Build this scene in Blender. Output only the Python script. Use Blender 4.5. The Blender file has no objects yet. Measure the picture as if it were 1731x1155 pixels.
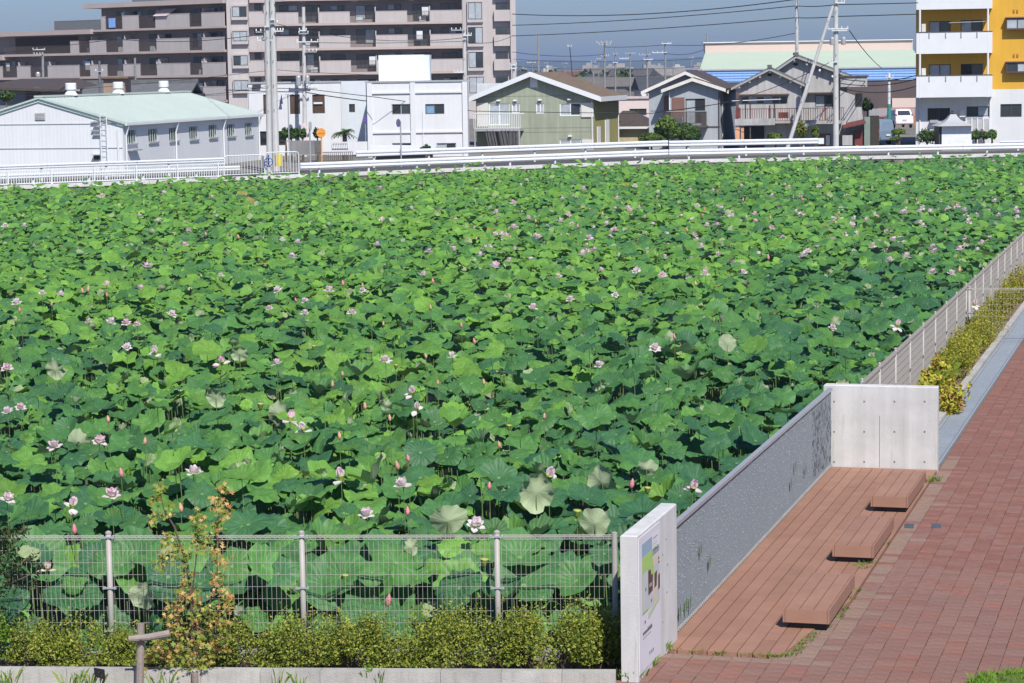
import bpy, math, random
import numpy as np
from mathutils import Vector, Matrix, noise as mnoise
random.seed(7); RNG = np.random.default_rng(7)
SC = bpy.context.scene
COL = SC.collection
# ------------------------------------------------------------------ camera
FPX, CX, CY, CH = 4050.0, 865.5, 577.5, 6.0
TH, RHO = math.atan(460.5/4050), 0.015
F0 = Vector((0, math.cos(TH), -math.sin(TH))); U0 = Vector((0, math.sin(TH), math.cos(TH))); R0 = Vector((1, 0, 0))
CR = math.cos(RHO)*R0 - math.sin(RHO)*U0; CU = math.sin(RHO)*R0 + math.cos(RHO)*U0
CP = Vector((0, 0, CH))
cam = bpy.data.cameras.new('camera'); camo = bpy.data.objects.new('camera', cam); COL.objects.link(camo)
cam.sensor_width = 36; cam.lens = 36*FPX/1731; cam.clip_start = .5; cam.clip_end = 30000
m = Matrix((CR, CU, -F0)).transposed().to_4x4(); m.translation = CP; camo.matrix_world = m
SC.camera = camo
# ------------------------------------------------------------------ sky, sun, exposure
SUN_EL, SUN_AZ = math.radians(48), math.radians(17)      # azimuth: to the right of straight behind the camera
world = bpy.data.worlds.new('World'); SC.world = world; world.use_nodes = True
wn = world.node_tree.nodes; wl = world.node_tree.links
sky = wn.new('ShaderNodeTexSky'); sky.sky_type = 'NISHITA'; sky.sun_disc = False
sdir = Vector((math.sin(SUN_AZ)*math.cos(SUN_EL), -math.cos(SUN_AZ)*math.cos(SUN_EL), math.sin(SUN_EL)))
sky.sun_elevation = SUN_EL; sky.sun_rotation = math.atan2(sdir.x, sdir.y)
sky.altitude = 0; sky.air_density = 1.0; sky.dust_density = 0.7; sky.ozone_density = 4.0
mixw = wn.new('ShaderNodeMix'); mixw.data_type = 'RGBA'; mixw.blend_type = 'MULTIPLY'; mixw.inputs[0].default_value = 1
mixw.inputs[7].default_value = (0.55, 0.665, .95, 1)       # the hazy steel-blue tone of the day's whole sky
wl.new(sky.outputs[0], mixw.inputs[6]); bg = wn['Background']; bg.inputs[1].default_value = 0.092
wl.new(mixw.outputs[2], bg.inputs[0])
sun = bpy.data.lights.new('sun', 'SUN'); sun.energy = 4.6; sun.angle = math.radians(.53); sun.color = (1, .955, .88)
suno = bpy.data.objects.new('sun', sun); COL.objects.link(suno); suno.rotation_euler = sdir.to_track_quat('Z', 'Y').to_euler()
SC.view_settings.view_transform = 'Standard'; SC.view_settings.look = 'None'; SC.view_settings.exposure = 0.3; SC.view_settings.gamma = 1
SC.view_settings.use_curve_mapping = False
SC.cycles.max_bounces = 6; SC.cycles.transparent_max_bounces = 6; SC.cycles.volume_bounces = 0

# ------------------------------------------------------------------ pixel helpers (photo is 1731 x 1155)
def ray(u, v): return (u-CX)/FPX*CR - (v-CY)/FPX*CU + F0
def G(u, v, z=0.0):
    d = ray(u, v); return CP + d*((z-CH)/d.z)
def W(u, v, Y):
    d = ray(u, v); return CP + d*(Y/d.y)
def PX(p):
    q = Vector(p)-CP; w = q.dot(F0); return CX+FPX*q.dot(CR)/w, CY-FPX*q.dot(CU)/w
# ------------------------------------------------------------------ materials
MATS = {}
def mat(name, col, rough=.75, var=.12, scale=3.0, bump=0.0, bscale=40.0, metal=0.0, streak=0.0, spec=.4, coord='Object'):
    if name in MATS: return MATS[name]
    M = bpy.data.materials.new(name); M.use_nodes = True; n = M.node_tree.nodes; l = M.node_tree.links
    b = n['Principled BSDF']; b.inputs['Roughness'].default_value = rough; b.inputs['Metallic'].default_value = metal
    b.inputs['Specular IOR Level'].default_value = spec
    tc = n.new('ShaderNodeTexCoord'); out = tc.outputs[coord]
    nz = n.new('ShaderNodeTexNoise'); nz.inputs['Scale'].default_value = scale; nz.inputs['Detail'].default_value = 6; nz.inputs['Roughness'].default_value = .65
    l.new(out, nz.inputs['Vector'])
    rp = n.new('ShaderNodeMapRange'); rp.inputs[1].default_value = .3; rp.inputs[2].default_value = .7
    rp.inputs[3].default_value = 1-var; rp.inputs[4].default_value = 1+var; l.new(nz.outputs[0], rp.inputs[0])
    oi = n.new('ShaderNodeObjectInfo')
    r2 = n.new('ShaderNodeMapRange'); r2.inputs[3].default_value = 1-var*.45; r2.inputs[4].default_value = 1+var*.45; l.new(oi.outputs['Random'], r2.inputs[0])
    mu = n.new('ShaderNodeMath'); mu.operation = 'MULTIPLY'; l.new(rp.outputs[0], mu.inputs[0]); l.new(r2.outputs[0], mu.inputs[1])
    fac = mu.outputs[0]
    if streak:
        mp = n.new('ShaderNodeMapping'); mp.inputs['Scale'].default_value = (2.2, 2.2, .12); l.new(out, mp.inputs[0])
        n2 = n.new('ShaderNodeTexNoise'); n2.inputs['Scale'].default_value = 2; n2.inputs['Detail'].default_value = 4; l.new(mp.outputs[0], n2.inputs['Vector'])
        r3 = n.new('ShaderNodeMapRange'); r3.inputs[1].default_value = .35; r3.inputs[2].default_value = .65; r3.inputs[3].default_value = 1-streak; r3.inputs[4].default_value = 1+streak*.4
        l.new(n2.outputs[0], r3.inputs[0]); m2 = n.new('ShaderNodeMath'); m2.operation = 'MULTIPLY'; l.new(fac, m2.inputs[0]); l.new(r3.outputs[0], m2.inputs[1]); fac = m2.outputs[0]
    vm = n.new('ShaderNodeVectorMath'); vm.operation = 'SCALE'; vm.inputs[0].default_value = col[:3]; l.new(fac, vm.inputs['Scale'])
    l.new(vm.outputs[0], b.inputs['Base Color'])
    if bump:
        n3 = n.new('ShaderNodeTexNoise'); n3.inputs['Scale'].default_value = bscale; n3.inputs['Detail'].default_value = 4; l.new(out, n3.inputs['Vector'])
        bp = n.new('ShaderNodeBump'); bp.inputs['Strength'].default_value = bump; bp.inputs['Distance'].default_value = .02; l.new(n3.outputs[0], bp.inputs['Height']); l.new(bp.outputs[0], b.inputs['Normal'])
    MATS[name] = M; return M
def attr_mat(name, rough=.5, trans=.25, back=None, spec=.35, veins=False, TRC=(1.5, 1.3, .5)):
    """leaf material: colour from the mesh's own colour attribute 'col'; paler underside; a little light shines through"""
    M = bpy.data.materials.new(name); M.use_nodes = True; n = M.node_tree.nodes; l = M.node_tree.links
    b = n['Principled BSDF']; b.inputs['Roughness'].default_value = rough; b.inputs['Specular IOR Level'].default_value = spec
    at = n.new('ShaderNodeAttribute'); at.attribute_name = 'col'; c = at.outputs['Color']
    if veins:
        ap = n.new('ShaderNodeAttribute'); ap.attribute_name = 'lp'; sx = n.new('ShaderNodeSeparateXYZ'); l.new(ap.outputs['Vector'], sx.inputs[0])
        a = n.new('ShaderNodeMath'); a.operation = 'ARCTAN2'; l.new(sx.outputs[1], a.inputs[0]); l.new(sx.outputs[0], a.inputs[1])
        k = n.new('ShaderNodeMath'); k.operation = 'MULTIPLY'; k.inputs[1].default_value = 10; l.new(a.outputs[0], k.inputs[0])
        cs = n.new('ShaderNodeMath'); cs.operation = 'COSINE'; l.new(k.outputs[0], cs.inputs[0])
        ab = n.new('ShaderNodeMath'); ab.operation = 'ABSOLUTE'; l.new(cs.outputs[0], ab.inputs[0])
        pw = n.new('ShaderNodeMath'); pw.operation = 'POWER'; pw.inputs[1].default_value = 14; l.new(ab.outputs[0], pw.inputs[0])
        ln = n.new('ShaderNodeVectorMath'); ln.operation = 'LENGTH'; l.new(ap.outputs['Vector'], ln.inputs[0])
        hub = n.new('ShaderNodeMapRange'); hub.inputs[1].default_value = .09; hub.inputs[2].default_value = .06; l.new(ln.outputs['Value'], hub.inputs[0])
        mx = n.new('ShaderNodeMath'); mx.operation = 'MULTIPLY_ADD'; mx.inputs[1].default_value = .13; l.new(pw.outputs[0], mx.inputs[0]); l.new(hub.outputs[0], mx.inputs[2]); mx.use_clamp = True
        nz = n.new('ShaderNodeTexNoise'); nz.inputs['Scale'].default_value = 3.5; nz.inputs['Detail'].default_value = 5; l.new(ap.outputs['Vector'], nz.inputs['Vector'])
        sc = n.new('ShaderNodeMapRange'); sc.inputs[1].default_value = .3; sc.inputs[2].default_value = .7; sc.inputs[3].default_value = .8; sc.inputs[4].default_value = 1.18; l.new(nz.outputs[0], sc.inputs[0])
        vm = n.new('ShaderNodeVectorMath'); vm.operation = 'SCALE'; l.new(c, vm.inputs[0]); l.new(sc.outputs[0], vm.inputs['Scale'])
        mc = n.new('ShaderNodeMix'); mc.data_type = 'RGBA'; l.new(mx.outputs[0], mc.inputs[0]); l.new(vm.outputs[0], mc.inputs[6]); mc.inputs[7].default_value = (.20, .36, .12, 1)
        c = mc.outputs[2]
        bp = n.new('ShaderNodeBump'); bp.inputs['Strength'].default_value = .38; bp.inputs['Distance'].default_value = .011; l.new(ab.outputs[0], bp.inputs['Height']); l.new(bp.outputs[0], b.inputs['Normal'])
        gb = n.new('ShaderNodeNewGeometry'); sb = n.new('ShaderNodeMapRange'); sb.inputs[3].default_value = .38; sb.inputs[4].default_value = .12; l.new(gb.outputs['Backfacing'], sb.inputs[0]); l.new(sb.outputs[0], bp.inputs['Strength'])
    tc = c
    if back:
        ge = n.new('ShaderNodeNewGeometry'); mb = n.new('ShaderNodeMix'); mb.data_type = 'RGBA'; l.new(ge.outputs['Backfacing'], mb.inputs[0]); l.new(c, mb.inputs[6]); mb.inputs[7].default_value = back
        c = mb.outputs[2]
    l.new(c, b.inputs['Base Color'])
    if trans:
        tr = n.new('ShaderNodeBsdfTranslucent'); yv = n.new('ShaderNodeVectorMath'); yv.operation = 'MULTIPLY'; yv.inputs[1].default_value = TRC; l.new(tc, yv.inputs[0]); l.new(yv.outputs[0], tr.inputs[0])
        ms = n.new('ShaderNodeMixShader'); ms.inputs[0].default_value = trans; l.new(b.outputs[0], ms.inputs[1]); l.new(tr.outputs[0], ms.inputs[2]); l.new(ms.outputs[0], n['Material Output'].inputs[0])
    return M
# ------------------------------------------------------------------ tags and labels
REG = []
def tag(o, label=None, cat=None, group=None, kind=None, u=None):
    if label: o['label'] = label
    if cat: o['category'] = cat
    if group: o['group'] = group
    if kind: o['kind'] = kind
    if u is not None: REG.append((o, u))
    return o
def empty(name, loc=(0, 0, 0), rz=0.0):
    o = bpy.data.objects.new(name, None); COL.objects.link(o); o.location = loc; o.rotation_euler = (0, 0, rz); o.empty_display_size = .2; return o
def put(name, me, parent=None, loc=None, rot=None, scale=None):
    o = bpy.data.objects.new(name, me); COL.objects.link(o)
    if parent: o.parent = parent
    if loc is not None: o.location = loc
    if rot is not None: o.rotation_euler = rot
    if scale is not None: o.scale = scale
    return o
class MB:
    def __init__(s): s.v = []; s.f = []
    def hexa(s, p):
        k = len(s.v); s.v += [tuple(q) for q in p]
        s.f += [(k, k+3, k+2, k+1), (k+4, k+5, k+6, k+7), (k, k+1, k+5, k+4), (k+1, k+2, k+6, k+5), (k+2, k+3, k+7, k+6), (k+3, k, k+4, k+7)]; return s
    def box(s, x0, x1, y0, y1, z0, z1):
        x0, x1 = min(x0, x1), max(x0, x1); y0, y1 = min(y0, y1), max(y0, y1); z0, z1 = min(z0, z1), max(z0, z1)
        return s.hexa([(x0, y0, z0), (x1, y0, z0), (x1, y1, z0), (x0, y1, z0), (x0, y0, z1), (x1, y0, z1), (x1, y1, z1), (x0, y1, z1)])
    def poly(s, pts):
        k = len(s.v); s.v += [tuple(p) for p in pts]; s.f.append(tuple(range(k, k+len(pts)))); return s
    def prism(s, pts, y0, y1, ax='y'):
        def P(a, y, b): return (a, y, b) if ax == 'y' else ((y, a, b) if ax == 'x' else (a, b, y))
        k = len(s.v); n = len(pts); s.v += [P(a, y0, b) for a, b in pts] + [P(a, y1, b) for a, b in pts]
        s.f.append(tuple(range(k, k+n))); s.f.append(tuple(range(k+2*n-1, k+n-1, -1)))
        for i in range(n): j = (i+1) % n; s.f.append((k+i, k+n+i, k+n+j, k+j))
        return s
    def tube(s, pts, r, n=6, r1=None, cap=True):
        pts = [Vector(p) for p in pts]; k0 = len(s.v); N = len(pts)
        for i, p in enumerate(pts):
            d = (pts[min(i+1, N-1)]-pts[max(i-1, 0)]).normalized(); a = Vector((0, 0, 1)) if abs(d.z) < .9 else Vector((1, 0, 0))
            x = d.cross(a).normalized(); y = d.cross(x).normalized(); rr = r if r1 is None else r+(r1-r)*i/(N-1)
            for q in range(n):
                t = 2*math.pi*q/n; s.v.append(tuple(p+x*rr*math.cos(t)+y*rr*math.sin(t)))
        for i in range(N-1):
            for q in range(n):
                a = k0+i*n+q; b = k0+i*n+(q+1) % n; s.f.append((a, b, b+n, a+n))
        if cap: s.f.append(tuple(range(k0+n-1, k0-1, -1))); s.f.append(tuple(range(k0+(N-1)*n, k0+N*n)))
        return s
    def lathe(s, prof, n=12, c=(0, 0, 0)):
        k0 = len(s.v)
        for r, z in prof:
            for q in range(n): t = 2*math.pi*q/n; s.v.append((c[0]+r*math.cos(t), c[1]+r*math.sin(t), c[2]+z))
        for i in range(len(prof)-1):
            for q in range(n): a = k0+i*n+q; b = k0+i*n+(q+1) % n; s.f.append((a, b, b+n, a+n))
        s.f.append(tuple(range(k0+n-1, k0-1, -1))); s.f.append(tuple(range(k0+(len(prof)-1)*n, k0+len(prof)*n))); return s
    def mesh(s, name, m, smooth=False):
        me = bpy.data.meshes.new(name); me.from_pydata(s.v, [], s.f); me.materials.append(m)
        if smooth: me.polygons.foreach_set('use_smooth', [True]*len(me.polygons))
        me.update(); return me
    def build(s, name, m, parent=None, loc=None, rz=None, smooth=False):
        return put(name, s.mesh(name, m, smooth), parent, loc, None if rz is None else (0, 0, rz))
def nmesh(name, V, F, m, col=None, lp=None, smooth=False):
    """numpy mesh: V (n,3), F (k,3|4)"""
    me = bpy.data.meshes.new(name); V = np.asarray(V, np.float32); F = np.asarray(F, np.int32)
    me.vertices.add(len(V)); me.vertices.foreach_set('co', V.ravel()); k = F.shape[1]
    me.loops.add(F.size); me.loops.foreach_set('vertex_index', F.ravel()); me.polygons.add(len(F))
    me.polygons.foreach_set('loop_start', np.arange(0, F.size, k, dtype=np.int32)); me.polygons.foreach_set('loop_total', np.full(len(F), k, np.int32))
    if smooth: me.polygons.foreach_set('use_smooth', np.ones(len(F), bool))
    me.update(calc_edges=True)
    if col is not None:
        a = me.attributes.new('col', 'FLOAT_COLOR', 'POINT'); c4 = np.ones((len(V), 4), np.float32); c4[:, :3] = col; a.data.foreach_set('color', c4.ravel())
    if lp is not None:
        a = me.attributes.new('lp', 'FLOAT_VECTOR', 'POINT'); a.data.foreach_set('vector', np.asarray(lp, np.float32).ravel())
    me.materials.append(m); return me

# ------------------------------------------------------------------ palette
CONC = mat('concrete', (.57, .57, .555), .85, .10, 2.2, .2, 60, streak=.13)
CONC2 = mat('old_concrete', (.36, .35, .33), .9, .2, 2.5, .3, 40, streak=.1)
KERBM = mat('kerb_concrete', (.40, .39, .36), .9, .15, 4, .3, 60)
WHITE = mat('white_paint', (.68, .70, .72), .6, .03, 2)
WWALL = mat('white_wall', (.63, .64, .655), .8, .04, .6, streak=.03)
GALV = mat('galvanised_steel', (.42, .43, .44), .45, .08, 6, metal=.35)
BEIGE = mat('beige_coated_steel', (.38, .355, .33), .5, .06, 6)
DARK = mat('dark_void', (.02, .022, .025), .6, .2, 3)
GLASS = mat('window_glass', (.035, .045, .055), .08, .3, .8, spec=.7)
CURT = mat('pale_curtain_glass', (.36, .40, .43), .25, .2, 2.0, spec=.6)
ALU = mat('dark_window_frame', (.07, .065, .06), .45, .1, 3)
WFR = mat('white_window_frame', (.75, .76, .77), .5, .04, 3)
ASPH = mat('asphalt', (.075, .075, .08), .9, .15, 2, .2, 80)
SOIL = mat('bare_soil', (.17, .115, .075), .95, .3, 3, .6, 30)
EARTH = mat('town_ground', (.17, .16, .14), .95, .25, .05)
POLEC = mat('pole_concrete', (.50, .50, .49), .8, .12, 1.5, streak=.08)
CABLE = mat('cable_black', (.03, .03, .035), .6, .1, 1)
INSUL = mat('insulator', (.62, .64, .65), .35, .1, 3)
WIRE = mat('beige_wire', (.44, .415, .38), .5, .05, 3)

def algae(M, col=(.30, .33, .20), lo=.56, hi=.74, amt=.5):
    # greenish-grey weather streaks that run down the concrete
    n = M.node_tree.nodes; l = M.node_tree.links; b = n['Principled BSDF']; src = b.inputs['Base Color'].links[0].from_socket
    tc = n.new('ShaderNodeTexCoord'); mp = n.new('ShaderNodeMapping'); mp.inputs['Scale'].default_value = (7, 7, .55); l.new(tc.outputs['Object'], mp.inputs[0])
    nz = n.new('ShaderNodeTexNoise'); nz.inputs['Scale'].default_value = 1.6; nz.inputs['Detail'].default_value = 7; nz.inputs['Roughness'].default_value = .7; l.new(mp.outputs[0], nz.inputs['Vector'])
    mr = n.new('ShaderNodeMapRange'); mr.inputs[1].default_value = lo; mr.inputs[2].default_value = hi; mr.inputs[4].default_value = amt; l.new(nz.outputs[0], mr.inputs[0])
    mx = n.new('ShaderNodeMix'); mx.data_type = 'RGBA'; l.new(mr.outputs[0], mx.inputs[0]); l.new(src, mx.inputs[6]); mx.inputs[7].default_value = (*col, 1); l.new(mx.outputs[2], b.inputs['Base Color'])
algae(CONC); algae(KERBM, (.22, .21, .16), .5, .72, .6); algae(WWALL, (.42, .43, .42), .58, .8, .5)
# ------------------------------------------------------------------ the near frame: deck direction
A_ = G(1141, 1075); B_ = G(1405, 790)
DD = Vector((B_.x-A_.x, B_.y-A_.y, 0)).normalized(); DR = Vector((DD.y, -DD.x, 0))      # along the deck, to its right
DANG = math.atan2(DR.y, DR.x)
def dk(s, r, z=0.0): return A_ + DD*s + DR*r + Vector((0, 0, z))                        # s along, r right of the metal screen
def sr(p): q = Vector(p)-A_; return q.dot(DD), q.dot(DR)
def GS(u, v, z=0.0): return sr(G(u, v, z))
FL, FR = G(-60, 905, 1.26), G(1042, 903, 1.26)                                         # near fence line (top)
def fy(x): return FL.y+(FR.y-FL.y)*(x-FL.x)/(FR.x-FL.x)
BK0, BKM, BK1 = G(0, 316.5, .5), G(1130, 272, .5), G(1731, 260.5, .5)                  # far bank line with a slight bend
def seg_of(a, b): d = Vector((b.x-a.x, b.y-a.y, 0)).normalized(); return a, d, Vector((-d.y, d.x, 0)), math.atan2(d.y, d.x)
SEGS = (seg_of(BK0, BKM), seg_of(BKM, BK1)); BANG = SEGS[0][3]
def by(x): a, b = (BK0, BKM) if x < BKM.x else (BKM, BK1); return a.y+(b.y-a.y)*(x-a.x)/(b.x-a.x)
ZF = .5                                                                                # level of the far road
# ================================================================== SETTING
def quadsheet(name, pts, m, kind='structure'):
    o = MB().poly(pts).build(name, m); o['kind'] = kind; return o
# far plain and town ground: one sheet from the far bank to the horizon
g0, gm, g1 = BK0-SEGS[0][1]*400+SEGS[0][2]*.35, BKM+SEGS[0][2]*.35, BK1+SEGS[1][1]*600+SEGS[1][2]*.35
quadsheet('ground', [(g0.x, g0.y, ZF-.004), (gm.x, gm.y, ZF-.004), (g1.x, g1.y, ZF-.004), (9000, 14000, ZF-.004), (-9000, 14000, ZF-.004)], EARTH)
n0, n1 = SEGS[0][2], SEGS[1][2]; r0, rm, r1 = BK0-SEGS[0][1]*300+n0*.5, BKM+n0*.5, BK1+SEGS[1][1]*300+n1*.5
quadsheet('road', [tuple(r0), tuple(rm), tuple(r1), tuple(r1+n1*5.2), tuple(rm+n0*5.2), tuple(r0+n0*5.2)], ASPH)
# the water under the leaves
WAT = mat('pond_water', (.010, .012, .008), .45, .4, .4, .25, 3, spec=.12)
quadsheet('pond_water', [(-90, 15, -.55), (60, 15, -.55), (90, 160, -.55), (-90, 160, -.55)], WAT)
# far bank: concrete retaining wall with a light coping
BANKM = mat('stained_bank_concrete', (.20, .17, .15), .9, .25, .8, .2, 20, streak=.25)
COPE = mat('pale_coping', (.62, .61, .58), .85, .1, .8, streak=.08)
for q in (0, 1):
    a, d, n_, ang = SEGS[q]; L = ((BKM if q == 0 else BK1)-a).length; bank = empty('bank', (a.x, a.y, 0), ang); bank['kind'] = 'structure'
    MB().box(-120 if q == 0 else 0, L if q == 0 else L+120, .02, .34, -.8, ZF-.14).build('retaining_wall', BANKM, bank)
    x = -40.0 if q == 0 else 0.0
    while x < (L if q == 0 else L+30)-.05:
        e = x+4 if q else min(x+4, L); MB().box(x+.01, e-.01, -.03, .42, ZF-.14, ZF+.05).build('coping_stone', COPE, bank); x = e

# near ground: soil bed, paving bed, lawn corner
bedpts = [(-14, 15.5, -.08), (FR.x+.25, 15.5, -.08), (FR.x+.25, FR.y+.25, -.08), (-14, fy(-14)+.25, -.08)]
quadsheet('planting_bed', bedpts, SOIL)
nb = empty('pond_edge_wall', (FL.x, FL.y, 0), math.atan2(FR.y-FL.y, FR.x-FL.x)); nb['kind'] = 'structure'
MB().box(-8, (FR-FL).length+.2, .1, .35, -.8, -.02).build('concrete_edge', CONC2, nb)
PAVB = mat('paving_sand_joints', (.17, .12, .098), .95, .25, 6, .3, 60)
pv = [dk(-9, -.9, -.035), dk(-9, 9, -.035), dk(70, 9, -.035), dk(70, 1.9, -.035), dk(-.4, -.3, -.035)]
paving = quadsheet('paving', [tuple(p) for p in pv], PAVB)
paving2 = quadsheet('path_edge', [tuple(dk(-9, -.9, -.037)), tuple(dk(-1.4, -.9, -.037)), tuple(G(1040, 1152, -.037)), tuple(G(-60, 1147, -.037)), (-8, 17, -.037)], PAVB)

# bricks: stack bond, columns along the deck direction, 0.2 m wide, 0.165 m deep
def brick_mat(name, c): return mat(name, c, .9, .14, 9, .35, 120, spec=.25)
BR = [brick_mat('brick_'+n, c) for n, c in (('mauve', (.232, .125, .100)), ('grey_brown', (.228, .132, .106)), ('dusty', (.236, .132, .105)), ('red', (.256, .120, .090)), ('plum', (.222, .118, .094)))]
SANDB = brick_mat('brick_sandy', (.250, .170, .132))
WARMB = [brick_mat('brick_warm', (.224, .107, .084)), brick_mat('brick_warm_dark', (.210, .099, .078))]
BW, BL = .205, .168
bme = []
for k, mm in enumerate(BR+[SANDB]+WARMB):
    b = MB(); e = .003; w, l = BW/2-.0028, BL/2-.0028
    b.v = [(-w, -l, -.05), (w, -l, -.05), (w, l, -.05), (-w, l, -.05), (-w, -l, -e), (w, -l, -e), (w, l, -e), (-w, l, -e), (-w+e, -l+e, 0), (w-e, -l+e, 0), (w-e, l-e, 0), (-w+e, l-e, 0)]
    b.f = [(0, 1, 5, 4), (1, 2, 6, 5), (2, 3, 7, 6), (3, 0, 4, 7), (4, 5, 9, 8), (5, 6, 10, 9), (6, 7, 11, 10), (7, 4, 8, 11), (8, 9, 10, 11)]
    bme.append(b.mesh('brick', mm))
DRAIN0, DRAIN1 = GS(1591, 722)[1], GS(1648, 690)[1]      # right offsets of the grating
def deck_right(s): return GS(1403, 1058)[1]+.03
S_END = GS(1405, 790)[0]                                # far concrete wall
NL = GS(1145, 1100)[0]; NRs, NRr = GS(1322, 1109); KS, KR = GS(1378, 1066)
def dstart(x): return NL+(NRs-NL)*x/NRr if x < NRr else NRs+(KS+.1-NRs)*(x-NRr)/max(.05, KR-NRr)
bricks = []
for i in range(-44, 400):
    s = i*BL
    for j in range(-14, 48):
        r = -.05+j*BW+BW/2; p = dk(s, r); u, v = PX(p)
        if not (900 < u < 1900 and 300 < v < 1260): continue
        if r < .02 and s > -1.85: continue
        if s < S_END+.3 and r < deck_right(s)+.09 and s > dstart(r)-.06: continue       # the deck
        if s >= S_END+.15 and r < DRAIN1+.12: continue                         # bed and grating
        n1 = mnoise.noise(Vector((r*.7, s*.55, 3)))
        k = random.choices([0, 1, 2, 3, 4], [5, 3.4, 2.6, 1.0 if n1 > -.1 else .5, 2.0])[0]
        if s > 4: k = random.choices([0, 2, 3, 4, 6, 7], [2.2, .6, 1, 1.5, 4, 3] if s < 9 else [1, .2, .6, 1, 4, 3.5])[0]
        q_ = r-deck_right(s)-.05
        if -.9 < s < S_END+1.6 and random.random() < 1.1-q_/(.28+.18*n1): k = 5 if random.random() < 1.1-q_/.5 else 2
        bricks.append((-(p-CP).length, i, j, s, r, k, u, v))
vis = [b for b in bricks if 1040 < b[6] < 1731 and b[7] < 1155]
vis.sort(key=lambda b: -b[0]); keep = set((b[1], b[2]) for b in vis[:300])
rest = {k: MB() for k in range(8)}
for d, i, j, s, r, k, u, v in bricks:
    dz = random.uniform(-.003, .003); p = dk(s+random.uniform(-.002, .002), r+random.uniform(-.002, .002), dz)
    if (i, j) in keep:
        put('brick', bme[k], paving, p, (random.uniform(-.008, .008), random.uniform(-.008, .008), DANG+random.uniform(-.008, .008)))
    else:
        M = Matrix.Translation(p) @ Matrix.Rotation(DANG+random.uniform(-.008, .008), 4, 'Z'); mb = rest[k]; o = len(mb.v)
        mb.v += [tuple(M @ q.co) for q in bme[k].vertices]; mb.f += [tuple(x+o for x in f.vertices) for f in bme[k].polygons]
# the rest of the bricks: one part, the brick colours as material slots
allm = MB(); slots = []
for k in range(8):
    o = len(allm.v); allm.v += rest[k].v; allm.f += [tuple(x+o for x in f) for f in rest[k].f]; slots += [k]*len(rest[k].f)
ro = allm.build('bricks', BR[0], paving); ro['kind'] = 'stuff'
for mm in BR[1:]+[SANDB]+WARMB: ro.data.materials.append(mm)
ro.data.polygons.foreach_set('material_index', slots)
# loose edge: two thin dark paving slot covers
for u_, v_ in ((1537, 889), (1583, 889)):
    p = G(u_, v_, .004); o = MB().box(-.06, .06, -.14, .14, -.01, .003).build('slot_cover', mat('slot_iron', (.10, .11, .12), .5, .2, 8, metal=.3), None, p, DANG+.1)
    tag(o, 'small dark iron slot cover set in the brick paving, %s one' % ('left' if u_ < 1560 else 'right'), 'slot cover', 'iron slot covers')

# the deck
PLK = mat('red_brown_composite', (.300, .163, .114), .72, .11, 2.2, .12, 90, spec=.3)
PLK2 = mat('red_brown_composite_pale', (.312, .172, .121), .75, .11, 2.2, .12, 90, spec=.3)
PLK3 = mat('red_brown_composite_dark', (.288, .154, .106), .72, .11, 2.2, .12, 90, spec=.3)
deck = empty('deck', A_, DANG); deck['kind'] = 'structure'
MB().box(-.02, deck_right(0)-.05, -.62, S_END+.02, -.2, -.045).build('deck_frame', mat('deck_frame_dark', (.06, .04, .035), .9), deck)  # dark brown frame under the planks
PW = .158; ncol = int(round((deck_right(0)+.02)/PW)); PW = (deck_right(0)+.02)/ncol
NL = GS(1145, 1100)[0]; NRs, NRr = GS(1322, 1109); KS, KR = GS(1378, 1066)
for c in range(ncol):
    x0, x1 = c*PW+.0055, (c+1)*PW-.0055; xm = (x0+x1)/2
    s0 = NL if xm < NRr else NL+(KS-NL)*(xm-NRr)/max(.05, KR-NRr)
    def st(x):
        return NL+(NRs-NL)*x/NRr if x < NRr else NRs+(KS+.1-NRs)*(x-NRr)/max(.05, KR-NRr)
    cuts = []; s = st(xm)+random.choice((.9, .45, 1.35, .6)); 
    while s < S_END-.3: cuts.append(s); s += 1.8
    ed = [None]+cuts+[S_END-.01]
    for q in range(len(ed)-1):
        a0 = st(x0) if ed[q] is None else ed[q]+.003; a1 = st(x1) if ed[q] is None else ed[q]+.003; b = ed[q+1]-.003; dz = random.uniform(-.002, .002)
        MB().hexa([(x0, a0, -.04), (x1, a1, -.04), (x1, b, -.04), (x0, b, -.04), (x0, a0, .012+dz), (x1, a1, .012+dz), (x1, b, .012+dz), (x0, b, .012+dz)]).build('plank', random.choice((PLK, PLK, PLK2, PLK3)), deck)
# three low benches on the deck's right edge
def bench(uN, vN, uF, vF, label):
    s0, r1 = GS(uN, vN, .08); s1, _ = GS(uF, vF, .225); wd = .50
    root = empty('bench', dk(s0, r1-wd, 0), DANG); Ln = s1-s0; zt = .225; zb = .082
    tag(root, label, 'bench', 'low plank benches on the deck')
    for k in range(3):
        w = (wd-.05)/3; cut = Ln*random.choice((.36, .5, .62))
        MB().box(.025+k*w+.005, .025+(k+1)*w-.005, .022, Ln-.022, zt-.03, zt).build('top_board', random.choice((PLK, PLK2)), root)
    MB().box(.026, wd-.026, 0, .02, zb, zt-.002).build('end_board', PLK2, root); MB().box(.026, wd-.026, Ln-.02, Ln, zb, zt-.002).build('end_board', PLK2, root)
    for x in (0, wd-.022): MB().box(x, x+.022, 0, Ln, zb, zt+.001).build('side_board', PLK if x else PLK2, root)
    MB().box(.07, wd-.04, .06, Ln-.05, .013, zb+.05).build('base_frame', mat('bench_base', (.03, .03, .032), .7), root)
bench(1402, 1056, 1447, 971, 'low red-brown plank bench nearest the sign wall, first of the three')
bench(1477, 944, 1514, 874, 'low red-brown plank bench in the middle of the three on the deck')
bench(1535, 859, 1563, 797, 'low red-brown plank bench farthest back, touching the concrete wall')
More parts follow.
